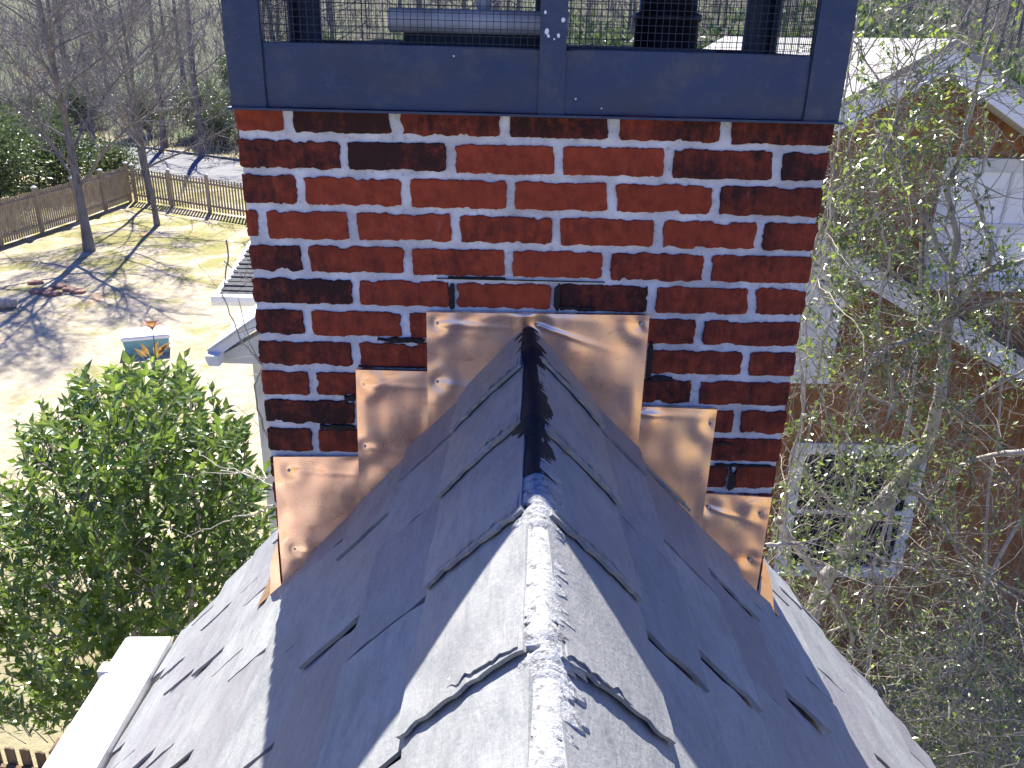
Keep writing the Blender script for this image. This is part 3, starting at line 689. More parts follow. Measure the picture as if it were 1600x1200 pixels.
# ------------------------------------------------------------------ neighbour's house on the right
NY = 6.5
nb = thing('neighbor_house', (5, NY + 3, 0), 'neighbouring brown shingled house with white gable trim and windows behind the tangled tree', 'house')
pk_ = aty(1490, 78, NY - .35); pl = aty(1300, 178, NY - .35); ns = (pk_.z - pl.z) / (pk_.x - pl.x)
xl = pk_.x - 2.6; xrr = pk_.x + 4.5
mb = MB(); prism_xz(mb, NY, NY + 8, [(xl + .45, 0), (xrr - .3, 0), (xrr - .3, pk_.z - ns*(4.2) + .005), (pk_.x, pk_.z + .005), (xl + .45, pk_.z - ns*2.15 + .005)]); mb.build('wall', SHED, nb)
mb = MB()
for s, X1 in ((-1, xl), (1, xrr)):
    z1 = pk_.z - ns * abs(X1 - pk_.x); P = [(pk_.x, pk_.z + .02), (X1, z1 + .02), (X1, z1 + .09), (pk_.x, pk_.z + .09)]; prism_xz(mb, NY - .38, NY + 8.3, P if s > 0 else P[::-1])
rf = mb.build('roof', PALER, nb)
mb = MB()
for s, X1 in ((-1, xl), (1, xrr)):
    z1 = pk_.z - ns * abs(X1 - pk_.x); P = [(pk_.x, pk_.z + .018), (X1, z1 + .018), (X1, z1 - .19), (pk_.x, pk_.z - .19)]; prism_xz(mb, NY - .36, NY - .32, P if s > 0 else P[::-1])
mb.build('rake_board', WHITE, nb)
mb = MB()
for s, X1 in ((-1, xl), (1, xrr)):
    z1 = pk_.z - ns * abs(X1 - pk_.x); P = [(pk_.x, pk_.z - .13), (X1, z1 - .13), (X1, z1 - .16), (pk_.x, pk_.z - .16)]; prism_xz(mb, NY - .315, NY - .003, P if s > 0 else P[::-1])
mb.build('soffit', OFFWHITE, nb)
# lower roof: rake running down to the right, dark roof behind it
l0, l1 = aty(1262, 352, 5.9), aty(1620, 572, 5.9); ls = (l1.z - l0.z) / (l1.x - l0.x); xe = l1.x + 2
mb = MB(); za, zb = l0.z - .5*ls, l1.z + 2*ls; prism_xz(mb, 5.88, 5.92, [(l0.x - .5, za), (l0.x - .5, za - .22), (xe, zb - .22), (xe, zb)][::-1]); o = mb.build('lower_rake_board', OFFWHITE, nb)
mb = MB(); prism_xz(mb, 5.86, NY - .003, [(l0.x - .5, za + .003), (xe, zb + .003), (xe, zb + .05), (l0.x - .5, za + .05)]); mb.build('lower_roof', SHING, nb)
c0, c1 = aty(1258, 398, 6.0), aty(1300, 600, 6.0)
mb = MB(); mb.box((c0.x, 6.0, c1.z), (c1.x - .03, 6.04, c0.z)); mb.box((c0.x + .03, 6.04, c1.z), (c0.x + .09, NY - .003, c0.z)); mb.build('corner_board', OFFWHITE, nb)
def window(px0, py0, px1, py1, y, blind=False, bars=2):
    a, b = aty(px0, py0, y), aty(px1, py1, y); x0, x1, z1, z0 = a.x, b.x, a.z, b.z; fw = .13
    f = MB(); f.box((x0, y - .035, z0), (x0 + fw, y - .002, z1)); f.box((x1 - fw, y - .035, z0), (x1, y - .002, z1)); f.box((x0 + fw, y - .033, z1 - fw), (x1 - fw, y - .002, z1)); f.box((x0 + fw, y - .05, z0), (x1 - fw, y - .002, z0 + .14))
    wn = f.build('window', OFFWHITE, nb)
    g = MB(); g.box((x0 + fw, y - .012, z0 + .14), (x1 - fw, y - .002, z1 - fw)); g.build('pane', WHITE if blind else GLASS, wn)
    m = MB(); zc = (z0 + z1) / 2; m.box((x0 + fw, y - .028, zc - .025), (x1 - fw, y - .0125, zc + .025))
    for i in range(1, bars):
        xx = x0 + fw + (x1 - x0 - 2*fw) * i / bars; m.box((xx - .013, y - .024, z0 + .14), (xx + .013, y - .0125, zc - .025)); m.box((xx - .013, y - .024, zc + .025), (xx + .013, y - .0125, z1 - fw))
    m.build('muntin', OFFWHITE, wn)
window(1242, 690, 1402, 900, NY)
window(1478, 245, 1640, 455, NY, True)

# ------------------------------------------------------------------ vegetation tools
def rv(): 
    v = Vector((random.gauss(0,1), random.gauss(0,1), random.gauss(0,1))); return v.normalized()
def walk(p, d, L, k, wob, grav=0.0):
    pts = [p.copy()]; d = d.normalized(); st = L / k
    for i in range(k):
        d = (d + rv() * wob + Vector((0,0,grav))).normalized(); p = p + d * st; pts.append(p.copy())
    return pts, d
def leaf5(mb, p, d, up, L, W, val, fold=.25, droop=.12):
    sx = d.cross(up)
    if sx.length < .01: sx = d.cross(Vector((1,0,0)))
    sx.normalize(); n = sx.cross(d)
    mb.add([p, p + d*(.45*L) - sx*W + n*(fold*W), p + d*(.5*L), p + d*(.45*L) + sx*W + n*(fold*W), p + d*L - n*(droop*L)], [(0,2,1),(0,3,2),(2,4,1),(2,3,4)], val)
def leaf4(mb, p, d, up, L, W, val):
    sx = d.cross(up)
    if sx.length < .01: sx = d.cross(Vector((1,0,0)))
    sx.normalize(); n = sx.cross(d)
    mb.add([p, p + d*(.5*L) - sx*W + n*(.2*W), p + d*L, p + d*(.5*L) + sx*W + n*(.2*W)], [(0,2,1),(0,3,2)], val)
def bare_tree(H, r0, seed, trunk_m=BARK, lean=(0, 0), first=.22, n1=16, n2=7, n3=6, spread=.42, n4=0):
    """returns trunk MB and crown MB around the origin"""
    random.seed(seed); tr = MB(); crn = MB(); k = 12; pts = []; p = Vector((0,0,-.15)); d = Vector((lean[0], lean[1], 1)).normalized()
    for i in range(k + 1):
        pts.append(p.copy()); d = (d + rv() * .05 + Vector((0,0,.03))).normalized(); p = p + d * (H / k)
    rad = [max(.02, r0 * (1 - .93 * (i / k)) * (1.35 if i == 0 else 1)) for i in range(k + 1)]
    tr.tube(pts, rad, 9)
    def at(t):
        a = t * k; i = min(int(a), k - 1); return pts[i].lerp(pts[i+1], a - i), rad[i] + (rad[i+1] - rad[i]) * (a - i)
    for b in range(n1):
        t = first + (1 - first) * (b + rnd() * .6) / n1; t = min(t, .98); c, cr_ = at(t); az = b * 2.4 + ru(-.5, .5); L = H * spread * (1 - .62 * t) * ru(.75, 1.15)
        d1 = Vector((math.cos(az), math.sin(az), ru(.35, .95))); bp, _ = walk(c, d1, L, 7, .16, .03); br0 = min(cr_ * .55, .010 * L + .018)
        tr.tube(bp, [br0 * (1 - .85 * i / 7) for i in range(8)], 5)
        for q in range(n2):
            t2 = ru(.25, 1); i = min(6, int(t2 * 7)); c2 = bp[i].lerp(bp[i+1], t2*7 - i if t2 < 1 else 1); L2 = L * ru(.25, .5)
            d2 = ((bp[i+1] - bp[i]).normalized() + rv() * .8 + Vector((0,0,.15))); sp2, _ = walk(c2, d2, L2, 5, .22, .02)
            crn.tube(sp2, [max(.006, br0 * .35 * (1 - .8 * j / 5)) for j in range(6)], 3)
            for w_ in range(n3):
                j = min(4, int(rnd() * 5)); c3 = sp2[j]; d3 = ((sp2[j+1] - sp2[j]).normalized() + rv() * .9); L3 = L2 * ru(.25, .6)
                s3, _ = walk(c3, d3, L3, 3, .28, .02); crn.tube(s3, [.008, .006, .005, .0035], 3)
                for x_ in range(n4):
                    c4 = s3[1 + int(rnd()*2)]; s4, _ = walk(c4, (s3[2]-s3[1]).normalized() + rv(), L3 * .5, 2, .3); crn.tube(s4, [.005, .004, .003], 3)
    return tr, crn
def shift(mb, v):
    mb.v = [(x + v[0], y + v[1], z + v[2]) for x, y, z in mb.v]; return mb

# lawn trees
for (px, py, H, r0, lean, sd_, lab, n1, nn) in [
        (140, 392, 13.5, .165, (-.05, .02), 21, 'bare tree on the lawn nearest the chimney, thick trunk rooted beside the mossy patch', 16, 0),
        (246, 352, 14.5, .10, (-.005, .03), 34, 'bare upright tree on the lawn just inside the open picket fence', 15, 0),
        (236, 318, 13.0, .10, (-.08, .04), 47, 'bare leaning tree rooted against the picket fence corner', 12, 0)]:
    g = atz(px, py, 0); tr, cn = bare_tree(H, r0, sd_, lean=lean, n1=n1 + 12, n2=13, n3=10, n4=nn, spread=.40, first=.16)
    root = thing('bare_tree', (g.x, g.y, 0), lab, 'tree'); shift(tr, (g.x, g.y, 0)).build('trunk', BARK, root, True); shift(cn, (g.x, g.y, 0)).build('crown', TWIG, root)
# far wood: individual bare trees
protos = []
wl_ = 'slender bare grey tree in the wood beyond the street'
random.seed(5); spots = []
for i in range(95):
    for _ in range(30):
        y = 50 + 75 * (i / 95) ** .8 + ru(-3, 3); x = ru(-.72, .74) * (y + 2)
        if x < 0 and y + .6 * x < 36.8: continue
        if x >= 0 and y < 60: continue
        if all((x - a)**2 + (y - b)**2 > 6 for a, b in spots): break
    spots.append((x, y))
for k_ in range(4):
    tr, cn = bare_tree([14, 16, 12, 15][k_], [.20, .24, .16, .2][k_], 100 + k_, n1=17, n2=9, n3=7, spread=.36, first=.12)
    x, y = spots[k_]; root = thing('bare_tree', (0, 0, 0), wl_, 'tree', 'bare trees in the wood beyond the street')
    tr.build('trunk', BARK, root, True); cn.build('crown', TWIG, root); root.location = (x, y, gz(x, y)); protos.append(root)
random.seed(6)
for i, (x, y) in enumerate(spots[4:]):
    dup(protos[i % 4], (x, y, gz(x, y) - .1), ru(0, 6.28), ru(.75, 1.15))
# evergreen shrubs
def shrub_mb(R, H, nleaf, L, seed, squash=1.0):
    random.seed(seed); fo_ = MB(); st_ = MB()
    blobs = [(Vector((ru(-.5, .5) * R, ru(-.5, .5) * R, H * ru(.35, .75))), R * ru(.35, .6)) for _ in range(12)]
    for b, r in blobs:
        st_.tube([(0,0,0), tuple(b * .5 + Vector((0,0,-.1))), tuple(b)], [.05, .03, .015], 4)
    for i in range(nleaf):
        b, r = random.choice(blobs); q = rv(); rr = r * (rnd() ** .4); p = b + Vector((q.x, q.y, q.z * squash)) * rr
        p.z = max(p.z, .05); d = (q + rv() * .8 + Vector((0,0,.2))).normalized(); leaf4(fo_, p, d, rv(), L * ru(.7, 1.2), L * .3, min(1, max(0, random.gauss(.45, .28))))
    return fo_, st_
sp_ = []
for k_, (R, H, nl, L) in enumerate([(2.6, 3.8, 6500, .17), (2.2, 2.8, 5200, .16)]):
    fo_, st_ = shrub_mb(R, H, nl, L, 300 + k_); root = thing('evergreen_shrub', (0, 0, 0), 'x', 'shrub'); fo_.build('foliage', EVERG, root); st_.build('stem', BARK, root); sp_.append(root)
hl = [(-21.4, 32.5, 0, 1.05), (-20.9, 36.8, 1, 1.15), (-24.2, 35.5, 0, 1.15), (-23.5, 40.0, 0, 1.0), (-27.5, 39.5, 0, 1.2), (-21.3, 28.4, 1, 1.1), (-19.8, 40.2, 1, .8)]
tl_ = [(3.0, 41, 0, 2.1), (8.5, 45, 1, 2.7), (13.5, 43, 0, 2.3), (-3.5, 47, 1, 2.5), (19.5, 46, 0, 2.2), (25.5, 44, 1, 2.6)]
fl_ = []
random.seed(9)
t_ = -26
while t_ < 34:
    c = RC + rn * (ru(6.2, 8.5)) + rd * t_; fl_.append((c.x, c.y, random.choice((0, 1)), ru(.55, .95))); t_ += ru(3.2, 4.6)
for _ in range(34):
    c = RC + rn * ru(12, 40) + rd * ru(-26, 45); fl_.append((c.x, c.y, random.choice((0, 1)), ru(.6, 1.0)))
HLAB = ['dark glossy evergreen shrub massed outside the left picket fence', 'green evergreen shrub growing along the far side of the street']
first = True
for lst, lab, grp in ((hl, HLAB[0], 'evergreen shrubs outside the left fence'), (fl_, HLAB[1], 'evergreen shrubs beyond the street'), (tl_, 'tall green evergreen rising behind the neighbouring roof', 'tall evergreens behind the neighbouring roof')):
    for i, (x, y, k_, s_) in enumerate(lst):
        if lst is hl and i < 2:
            o = sp_[k_]; o.location = (x, y, gz(x, y)); o.scale = (s_, s_, s_)
        else: o = dup(sp_[k_], (x, y, gz(x, y)), ru(0, 6.3), s_)
        o['label'] = lab; o['group'] = grp; o['category'] = 'shrub'
# undergrowth of the wood, uncountable
random.seed(12); ug = MB()
for i in range(9000):
    y = ru(44, 150); x = ru(-.75, .75) * y
    if (x < 0 and y + .6 * x < 38) or (x >= 0 and y < 55): continue
    p = Vector((x, y, gz(x, y))); hh = ru(.8, 3.2)
    for _ in range(3):
        s_, _d = walk(p, Vector((0,0,1)) + rv() * .5, hh, 3, .35); ug.tube(s_, [.022, .016, .012, .006], 3)
tag(ug.build('undergrowth', TWIG), 'grey brown brush and saplings covering the floor of the far wood', 'undergrowth', None, 'stuff')

# ------------------------------------------------------------------ broadleaf bush, left foreground
random.seed(77)
bc = aty(205, 900, 3.1); base = Vector((bc.x - .1, 3.3, 0))
bush = thing('laurel_bush', tuple(base), 'tall glossy broadleaf bush rising left of the slate roof, with reddish young shoots on top', 'bush')
st_ = MB(); lf = MB(); top_sh = []
# outline of the crown in the photo, spread through a volume of real depth
out = [(-30,770),(20,700),(70,640),(115,585),(165,575),(240,555),(290,575),(325,620),(385,660),(415,740),(425,830),(400,900),(330,960),(260,1000),(235,1060),(150,1110),(60,1130),(-60,1125),(-60,760)]
def inside(x, y, poly):
    c = False; n = len(poly); j = n - 1
    for i in range(n):
        xi, yi = poly[i]; xj, yj = poly[j]
        if (yi > y) != (yj > y) and x < (xj - xi) * (y - yi) / (yj - yi) + xi: c = not c
        j = i
    return c
ends = []
def bush_leafy(p, d, n, L, tipval=.0, cl=lf):
    for q in range(n):
        t = q / max(1, n - 1); a = q * 2.4 + rnd(); sx = d.orthogonal().normalized(); sy = d.cross(sx)
        o = (sx * math.cos(a) + sy * math.sin(a)); dd = (d * ru(.5, 1.1) + o * ru(.6, 1.1)).normalized()
        leaf5(cl, p - d * (.16 * (1 - t)), dd, (d + rv()*.5), L * ru(.75, 1.15), L * ru(.17, .24), min(1, max(0, random.gauss(.38, .2) + tipval * t)))
stem_main = []
for k_ in range(9):
    a = k_ * .7; p = base + Vector((.12 * math.cos(a), .12 * math.sin(a), 0)); tgt = aty(ru(60, 360), ru(620, 900), ru(2.7, 4.0))
    pts = [p.lerp(tgt, i / 8) + rv() * .05 * (i > 0) + Vector((0, 0, .3 * math.sin(math.pi * i / 8))) for i in range(9)]; st_.tube(pts, [.035 * (1 - .8 * i / 8) for i in range(9)], 6); stem_main.append(pts)
cnt = 0
while cnt < 1080:
    px, py = ru(-60, 440), ru(550, 1140)
    if not inside(px, py, out): continue
    y = 3.25 + ru(-.95, .95) * math.sqrt(max(.05, 1 - ((px - 200) / 270) ** 2))
    tip = aty(px, py, y); c0_ = Vector((base.x, 3.3, tip.z - ru(.5, .9))); d = (tip - c0_).normalized(); d = (d + Vector((0, 0, .5)) + rv() * .35).normalized()
    L = ru(.14, .34); s = tip - d * L; pts = [s, s + d * L * .5 + rv() * .01, tip]; st_.tube(pts, [.005, .004, .0025], 3)
    high = max(0, (760 - py) / 200)
    bush_leafy(tip, d, int(ru(6, 10)), .098, .15 + .5 * min(1, high) * (rnd() < .6)); 
    if rnd() < .5: bush_leafy(s + d * L * .5, d, 4, .10)
    if rnd() < .25:
        j = random.choice(stem_main); a = j[4 + int(rnd() * 4)]
        if (a - s).length < .9: st_.tube([a, a.lerp(s, .5) + rv() * .04, s], [.008, .006, .005], 3)
    cnt += 1
for px, py, h in [(128,590,.16),(165,585,.2),(240,560,.18),(288,560,.16),(330,600,.16),(90,635,.14),(25,655,.18),(200,572,.15),(380,660,.13),(60,625,.1)]:
    tip = aty(px, py, 3.3); d = (Vector((0,0,1)) + rv() * .15).normalized(); st_.tube([tip - d*.45 + rv()*.04, tip - d*.2, tip], [.006, .005, .003], 4)
    for j in range(3): bush_leafy(tip - d * (.09 * j), d, 6, .095, .5)
lf.build('foliage', LAUREL, bush); st_.build('stems', TWIG, bush, True)
rs = MB(); tip = aty(240, 545, 3.2)
for j, (ox, oy) in enumerate([(-18, 0), (5, -4), (22, -8), (34, -18), (-30, 6), (14, 8)]):
    p = aty(240 + ox * .3, 556 + oy * .3, 3.2); q = aty(240 + ox * 1.2, 536 + oy, 3.2); leaf5(rs, p, (q - p).normalized(), Vector((0,-1,.3)), .10, .018, .1 + .1 * j)
o = rs.build('young_shoot', RED, bush); tag(o, 'orange brown young leaves')
rs = MB(); st = [aty(243, 560, 3.2), aty(241, 535, 3.2), aty(238, 512, 3.2)]
rs.tube(st, .004, 4)
c = aty(238, 514, 3.2)
for ang, LL in ((0, .09), (1.3, .075), (2.5, .09), (3.8, .07), (5.1, .08)):
    d = Vector((math.cos(ang), math.sin(ang) * .8, .62)).normalized(); leaf5(rs, c, d, Vector((0,0,1)), LL, .020, .95, .5, .05)
rs.tube([tuple(c - Vector((0,0,.005))), tuple(c + Vector((0,0,.02))), tuple(c + Vector((0,0,.045)))], [.004, .012, .024], 8)
o = rs.build('young_shoot', RED, bush); tag(o, 'pink funnel shaped new shoot on a thin pale stalk')

# bare twigs reaching in front of the left wing and past the bush
def px_branch(mb, pts, y0, y1, r0, r1, n=5, val=0, sub=6, seed=0):
    P = [aty(p[0], p[1], y0 + (y1 - y0) * i / (len(pts) - 1)) for i, p in enumerate(pts)]; Q = []
    for a, b in zip(P, P[1:]):
        L = (b - a).length
        for k in range(sub): Q.append(a.lerp(b, k / sub) + rv() * L * .022 * (k > 0))
    Q.append(P[-1]); m = len(Q) - 1; mb.tube(Q, [r0 + (r1 - r0) * i / m for i in range(m + 1)], n, val); return Q
random.seed(31)
sap = thing('bare_sapling', (aty(420, 720, 4.2).x, 4.2, 0), 'thin bare sapling twigs in front of the white bay at the left of the chimney', 'sapling')
mb = MB()
trk = [(430,720),(402,640),(398,600),(412,572),(375,530),(352,470),(345,455)]
Q = px_branch(mb, trk, 4.2, 3.8, .008, .003)
px_branch(mb, [(412,572),(392,540),(380,500),(372,465)], 4.0, 3.9, .005, .0025); px_branch(mb, [(378,540),(372,520),(408,508),(440,498)], 3.95, 4.1, .004, .003)
px_branch(mb, [(425,690),(396,655),(340,610),(300,560),(330,600)][:4], 4.1, 3.9, .003, .0015, 3); px_branch(mb, [(352,470),(325,430),(303,405)], 3.9, 3.8, .0025, .0015, 3)
px_branch(mb, [(354,375),(357,400),(350,450)], 3.9, 3.9, .007, .005); px_branch(mb, [(350,408),(380,432),(402,445)], 3.9, 3.8, .005, .003); px_branch(mb, [(382,432),(393,402)], 3.85, 3.8, .003, .002)
b_ = aty(430, 720, 4.2); mb.tube([(b_.x, 4.2, 0), (b_.x + .05, 4.2, 2), tuple(b_)], [.02, .014, .008], 5)
for _ in range(26):
    p = random.choice(Q); s_, _d = walk(p, rv() + Vector((-.4, 0, .4)), ru(.1, .35), 4, .3); mb.tube(s_, [.002, .0018, .0015, .001, .0008], 3)
mb.build('trunk', TWIG, sap, True)
vn = thing('pale_vine', (aty(430, 760, 2.0).x, 2.0, 0), 'pale dry vine tendrils curling beside the lower left copper panel', 'vine')
mb = MB()
px_branch(mb, [(436,770),(400,742),(345,735),(342,755)], 1.2, 2.2, .0035, .002); px_branch(mb, [(430,741),(370,740),(270,741)], 1.0, 2.4, .003, .0015); px_branch(mb, [(428,790),(395,805),(350,815),(285,845)], .9, 2.2, .004, .002)
px_branch(mb, [(432,750),(400,748),(330,720),(300,700)], 1.0, 2.2, .003, .0015); px_branch(mb, [(300,840),(270,825),(250,812)], 2.1, 2.4, .0025, .0015)
q_ = aty(436, 780, 1.1); mb.tube([(q_.x - .05, 1.3, 0), (q_.x - .08, 1.2, 3.5), tuple(q_)], [.008, .006, .0035], 4)
mb.build('tendril', BARKP, vn, True)

# ------------------------------------------------------------------ tangled small-leaved tree, right foreground
random.seed(55)
tb = aty(1262, 985, 3.4)
tt = thing('small_leaved_tree', (tb.x, 3.4, 0), 'tangled small leaved evergreen tree with pale limbs in front of the brown house', 'tree')
limb = MB(); twg = MB(); lv = MB()
main = []
def limbp(pts, y0, y1, r0, r1): 
    Q = px_branch(limb, pts, y0, y1, r0, r1, 8); main.append(Q); return Q
limb.tube([(tb.x + .02, 3.4, 0), (tb.x - .03, 3.4, 1.0), tuple(tb)], [.09, .075, .062], 9)
limbp([(1262,985),(1292,900),(1350,815),(1398,762),(1448,700),(1470,610),(1480,495)], 3.4, 3.4, .060, .034)
limbp([(1480,495),(1440,522),(1395,540)], 3.4, 3.0, .030, .014)
limbp([(1480,495),(1515,450),(1540,425),(1580,412),(1640,400)], 3.4, 3.1, .03, .014)
limbp([(1490,480),(1488,420),(1495,370),(1480,300),(1500,240),(1530,120),(1560,20)], 3.4, 3.6, .024, .008)
limbp([(1480,495),(1530,480),(1570,468),(1640,470)], 3.4, 2.9, .018, .01)
limbp([(1540,440),(1550,380),(1520,300),(1560,200)], 3.3, 3.2, .018, .006)
limbp([(1395,540),(1360,560),(1340,640),(1380,700)], 3.0, 2.9, .010, .004)
limbp([(1480,500),(1430,550),(1410,590),(1385,660)], 3.4, 2.8, .014, .006)
limbp([(1640,700),(1570,708),(1510,722),(1452,768)], 2.9, 3.2, .022, .010)
limbp([(1398,762),(1440,775),(1470,815),(1500,870),(1540,905),(1600,940)], 3.4, 2.9, .018, .007)
limbp([(1218,815),(1240,850),(1280,900),(1310,950),(1325,975),(1380,1018)], 2.3, 2.6, .022, .007)
limbp([(1195,852),(1245,850),(1275,865)], 2.2, 2.4, .012, .008)
limbp([(1325,975),(1290,990),(1285,1040)], 2.55, 2.6, .010, .005)
limbp([(1290,860),(1340,858),(1400,880),(1440,895)], 2.6, 2.8, .010, .006)
limbp([(1360,880),(1375,920),(1388,975)], 2.7, 2.7, .010, .006)
limbp([(1350,815),(1300,790),(1260,740),(1230,700)], 3.3, 2.9, .014, .005)
limbp([(1448,700),(1400,640),(1330,600),(1290,560)], 3.4, 3.0, .014, .005)
limbp([(1480,495),(1400,430),(1340,400),(1290,420)], 3.4, 3.6, .012, .004)
limbp([(1488,420),(1420,300),(1400,200),(1370,120),(1330,60)], 3.4, 3.9, .014, .004)
limbp([(1420,300),(1350,280),(1300,300),(1270,380)], 3.5, 3.8, .008, .003)
limbp([(1385,125),(1440,110),(1500,120),(1600,150)], 3.7, 3.5, .008, .004)
limbp([(1416,145),(1470,90),(1500,40),(1540,-30)], 3.7, 3.5, .008, .004)
limbp([(1640,560),(1560,600),(1500,640),(1450,700)], 3.0, 3.3, .012, .006)
for P_ in ([(1262,985),(1235,900),(1228,760),(1255,640),(1250,520),(1285,420),(1300,300)], [(1330,790),(1310,700),(1275,600),(1300,480),(1330,360),(1320,250),(1345,150)], [(1300,480),(1265,420),(1290,330),(1310,230),(1325,110),(1340,20)], [(1400,640),(1370,500),(1390,400),(1360,300),(1400,180),(1440,60)]):
    Q = px_branch(limb, P_, 3.3, ru(2.4, 3.6), .010, .004, 6); main.append(Q); main.append(Q)
# second stem system beyond, that is what covers the wall
for k_ in range(6):
    x = ru(2.3, 5.2); y = ru(3.2, 5.4); pts, _ = walk(Vector((x, y, 0)), Vector((ru(-.1, .1), ru(-.1, .1), 1)), ru(5.5, 8.0), 14, .13, .05); limb.tube(pts, [.028 * (1 - .85 * i / 14) for i in range(15)], 6); main.append(pts)
nl = 0
def leafy(pts, n, size):
    global nl
    for q in range(n):
        t = rnd() * (len(pts) - 1); i = min(int(t), len(pts) - 2); p = pts[i].lerp(pts[i+1], t - i); d = ((pts[i+1] - pts[i]).normalized() + rv() * 1.2).normalized()
        leaf4(lv, p + rv() * .02, d, Vector((0,.12,1)) + rv() * .5, size * ru(.6, 1.3), size * ru(.20, .30), min(1, max(0, random.gauss(.5, .28)))); nl += 1
def inview(p):
    d = p - CP; z = d.dot(CF); return z > .3 and -900 < d.dot(CR) / z * FPX < 950 and abs(d.dot(CU) / z * FPX) < 760
wgt = []
for Q in main: wgt += Q
for k_ in range(980):
    p = random.choice(wgt)
    d0 = rv(); d0.y *= .6; s1, _ = walk(p, d0 + Vector((-.15, 0, .1)), ru(.35, 1.2), 8, .34, -.015); 
    if s1[-1].x < .95 + s1[-1].y * .2 or s1[-1].y < 1.0: continue
    if not inview(s1[-1]): continue
    r1 = ru(.0020, .0050); twg.tube(s1, [r1 * (1 - .7 * i / 8) for i in range(9)], 4)
    dens = 1.0 if s1[-1].z > 4.6 else .55
    cl_ = (rnd() < (.40 if s1[-1].z > 6.2 else .36)) * 1.0; leafy(s1[2:], int(ru(5, 14) * dens * cl_ + .3), .047)
    for _ in range(int(ru(2, 7))):
        j = 1 + int(rnd() * 7); s2, _ = walk(s1[j], (s1[j] - s1[j-1]).normalized() + rv() * .9, ru(.08, .4), 5, .38, -.02); r2 = ru(.0010, .0018)
        twg.tube(s2, [r2 * (1 - .6 * i / 5) for i in range(6)], 3); leafy(s2, int(ru(4, 10) * dens * cl_ + .4), .043)
limb.build('trunk', BARKP, tt, True); twg.build('twigs', TWIGD, tt); lv.build('crown', HOLLY, tt)
# thicket below it
random.seed(91)
for k_, (px, pyy, yy, lab) in enumerate([(1440, 1130, 1.9, 'tangle of dry vines and small leaves nearest the right edge of the slate roof'), (1590, 1130, 1.6, 'tangle of dry vines and small leaves filling the lower right corner of the photo'), (1540, 1040, 3.0, 'tangle of dry vines in front of the foot of the brown wall')]):
    c = aty(px, pyy, yy); base_ = Vector((c.x, yy, 0)); root = thing('vine_thicket', tuple(base_), lab, 'thicket'); a_, b2_ = MB(), MB(); lv = b2_
    for i in range(14):
        p = base_ + Vector((ru(-.4, .5), ru(-.4, .4), 0)); a_.tube([p, p + Vector((ru(-.1, .1), ru(-.1, .1), c.z * .5)), p + Vector((ru(-.3, .3), ru(-.3, .3), c.z * ru(.8, 1.0)))], [.016, .011, .006], 5)
    for i in range(260):
        p = Vector((c.x + ru(-.55, .8), yy + ru(-.45, .5), c.z + ru(-1.3, .45))); d = rv(); d.z = abs(d.z) * .5; s_, _ = walk(p, d, ru(.3, 1.0), 9, .40, -.04); r_ = ru(.0016, .0042); a_.tube(s_, [r_ * (1 - .6*j/9) for j in range(10)], 4); leafy(s_, int(ru(3, 13)), .036)
        for _ in range(4):
            j = int(rnd()*8); s2, _ = walk(s_[j], rv(), ru(.1, .35), 5, .4, -.02); a_.tube(s2, [.0016, .0015, .0013, .0011, .001, .0008], 3); leafy(s2, int(ru(0, 7)), .031)
    a_.build('stems', TWIGD, root); b2_.build('foliage', HOLLY, root)

# ------------------------------------------------------------------ small things on the lawn
g = atz(232, 546, 0); bx = thing('toy_box', (g.x, g.y, 0), 'teal plastic box with white slotted lid lying on the lawn behind the bush', 'box')
A = .52; B = .36; ca, sa = math.cos(.35), math.sin(.35)
def loc(x, y, z): return (g.x + x*ca - y*sa, g.y + x*sa + y*ca, z)
mb = MB(); V = [loc(x*k1, y*k1, z) for z, k1 in ((0, .9), (.38, 1.0)) for x, y in ((-A,-B),(A,-B),(A,B),(-A,B))]
mb.add(V, [(0,3,2,1),(4,5,6,7),(0,1,5,4),(1,2,6,5),(2,3,7,6),(3,0,4,7)]); mb.build('box_body', simple('teal_plastic', (.17, .38, .40), .4), bx)
mb = MB(); V = [loc(x*k1, y*k1, z) for z, k1 in ((.382, 1.06), (.44, 1.06), (.47, .98)) for x, y in ((-A,-B),(A,-B),(A,B),(-A,B))]
mb.add(V, [(0,3,2,1),(8,9,10,11)] + [(4*k+i, 4*k+(i+1)%4, 4*k+4+(i+1)%4, 4*k+4+i) for k in (0,1) for i in range(4)]); lid_ = mb.build('box_lid', WHITE, bx)
mb = MB()
for cx_ in (-.3, .22):
    V = [loc(cx_ + x, .18 + y, z) for z in (.468, .475) for x, y in ((-.16,-.025),(.16,-.025),(.16,.025),(-.16,.025))]; mb.add(V, [(0,3,2,1),(4,5,6,7),(0,1,5,4),(1,2,6,5),(2,3,7,6),(3,0,4,7)])
mb.build('slot', BLACKM, lid_)
random.seed(3); STN = simple('reddish_stone', (.34, .19, .13), .9, 0, .2, 6, .5)
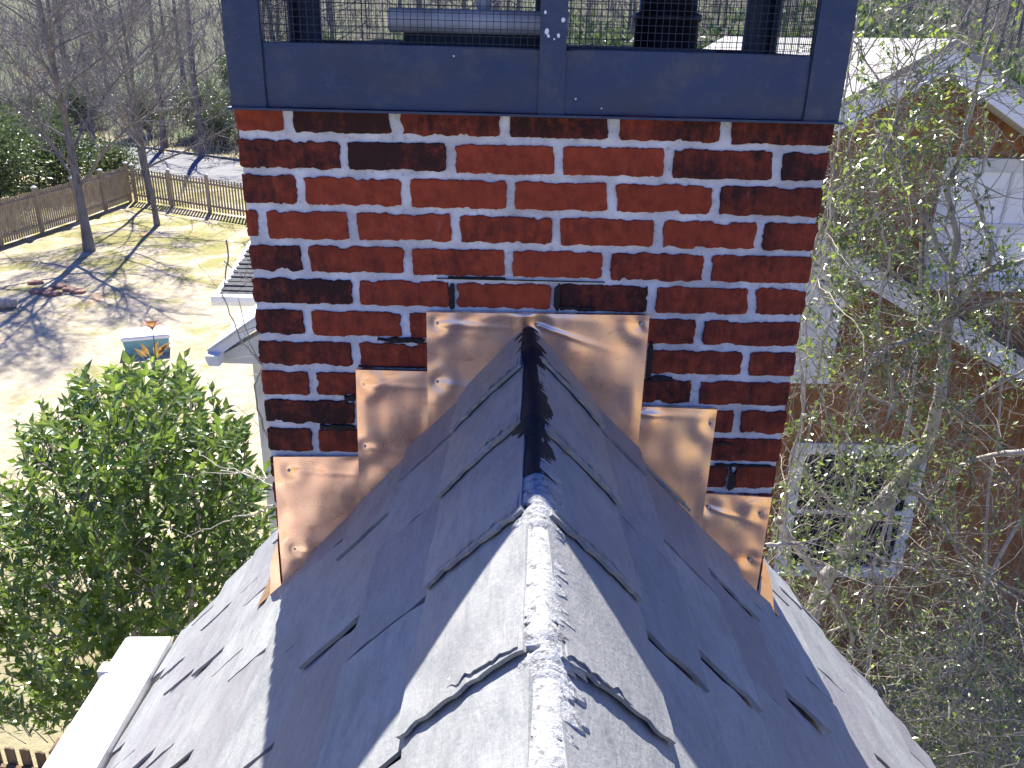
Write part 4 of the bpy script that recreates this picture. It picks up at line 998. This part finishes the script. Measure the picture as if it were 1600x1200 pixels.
desc = ['leftmost of the flat reddish stones in the tree shadow', 'long flat reddish stone at the front of the scattered group', 'flat reddish stone between the longest stone and the trunk shadow', 'flat reddish stone nearest the tree trunk', 'small flat reddish stone at the right of the scattered group', 'rightmost flat reddish stone on the straw coloured lawn']
for (px, py, w_), lab in zip([(56,443,.5),(66,456,.75),(82,461,.55),(95,449,.5),(108,454,.45),(122,457,.5)], desc):
    g = atz(px, py, 0); n = 9; R_ = [ru(.7, 1.1) for _ in range(n)]; a0 = rnd() * 6
    V = [(g.x + w_*.5*R_[i]*math.cos(a0 + 6.283*i/n), g.y + w_*.36*R_[i]*math.sin(a0 + 6.283*i/n), z) for z in (.0, .07) for i in range(n)] + [(g.x + w_*.42*R_[i]*math.cos(a0 + 6.283*i/n), g.y + w_*.3*R_[i]*math.sin(a0 + 6.283*i/n), .09) for i in range(n)]
    mb = MB(); mb.add(V, [(k*n+i, k*n+(i+1)%n, (k+1)*n+(i+1)%n, (k+1)*n+i) for k in (0,1) for i in range(n)] + [tuple(2*n+i for i in range(n))]); tag(mb.build('flat_stone', STN), lab, 'stone', 'flat stones scattered on the lawn')
g = atz(4, 482, 0); mb = MB(); Q = [(g.x - .5, g.y - .1, .15), (g.x, g.y, .17), (g.x + .35, g.y + .08, .15)]; mb.tube(Q, [.16, .15, .14], 10, cap=True)
tag(mb.build('cut_log', BARKP, None, True), 'short pale cut log lying on the lawn at the left edge of the photo', 'log')
for px, lab in ((164, 'left one of two small white stakes beyond the street'), (180, 'right one of two small white stakes beyond the street')):
    g = RC + rn * 4.6 + rd * (-9.0 if px == 164 else -8.2); mb = MB(); z0 = gz(g.x, g.y); mb.box((g.x-.035, g.y-.035, z0 - .1), (g.x+.035, g.y+.035, z0 + .62)); mb.add([(g.x-.045,g.y-.045,z0+.62),(g.x+.045,g.y-.045,z0+.62),(g.x+.045,g.y+.045,z0+.62),(g.x-.045,g.y+.045,z0+.62),(g.x,g.y,z0+.70)], [(0,3,2,1),(0,1,4),(1,2,4),(2,3,4),(3,0,4)])
    tag(mb.build('white_stake', WHITE), lab, 'stake', 'white stakes beyond the street')
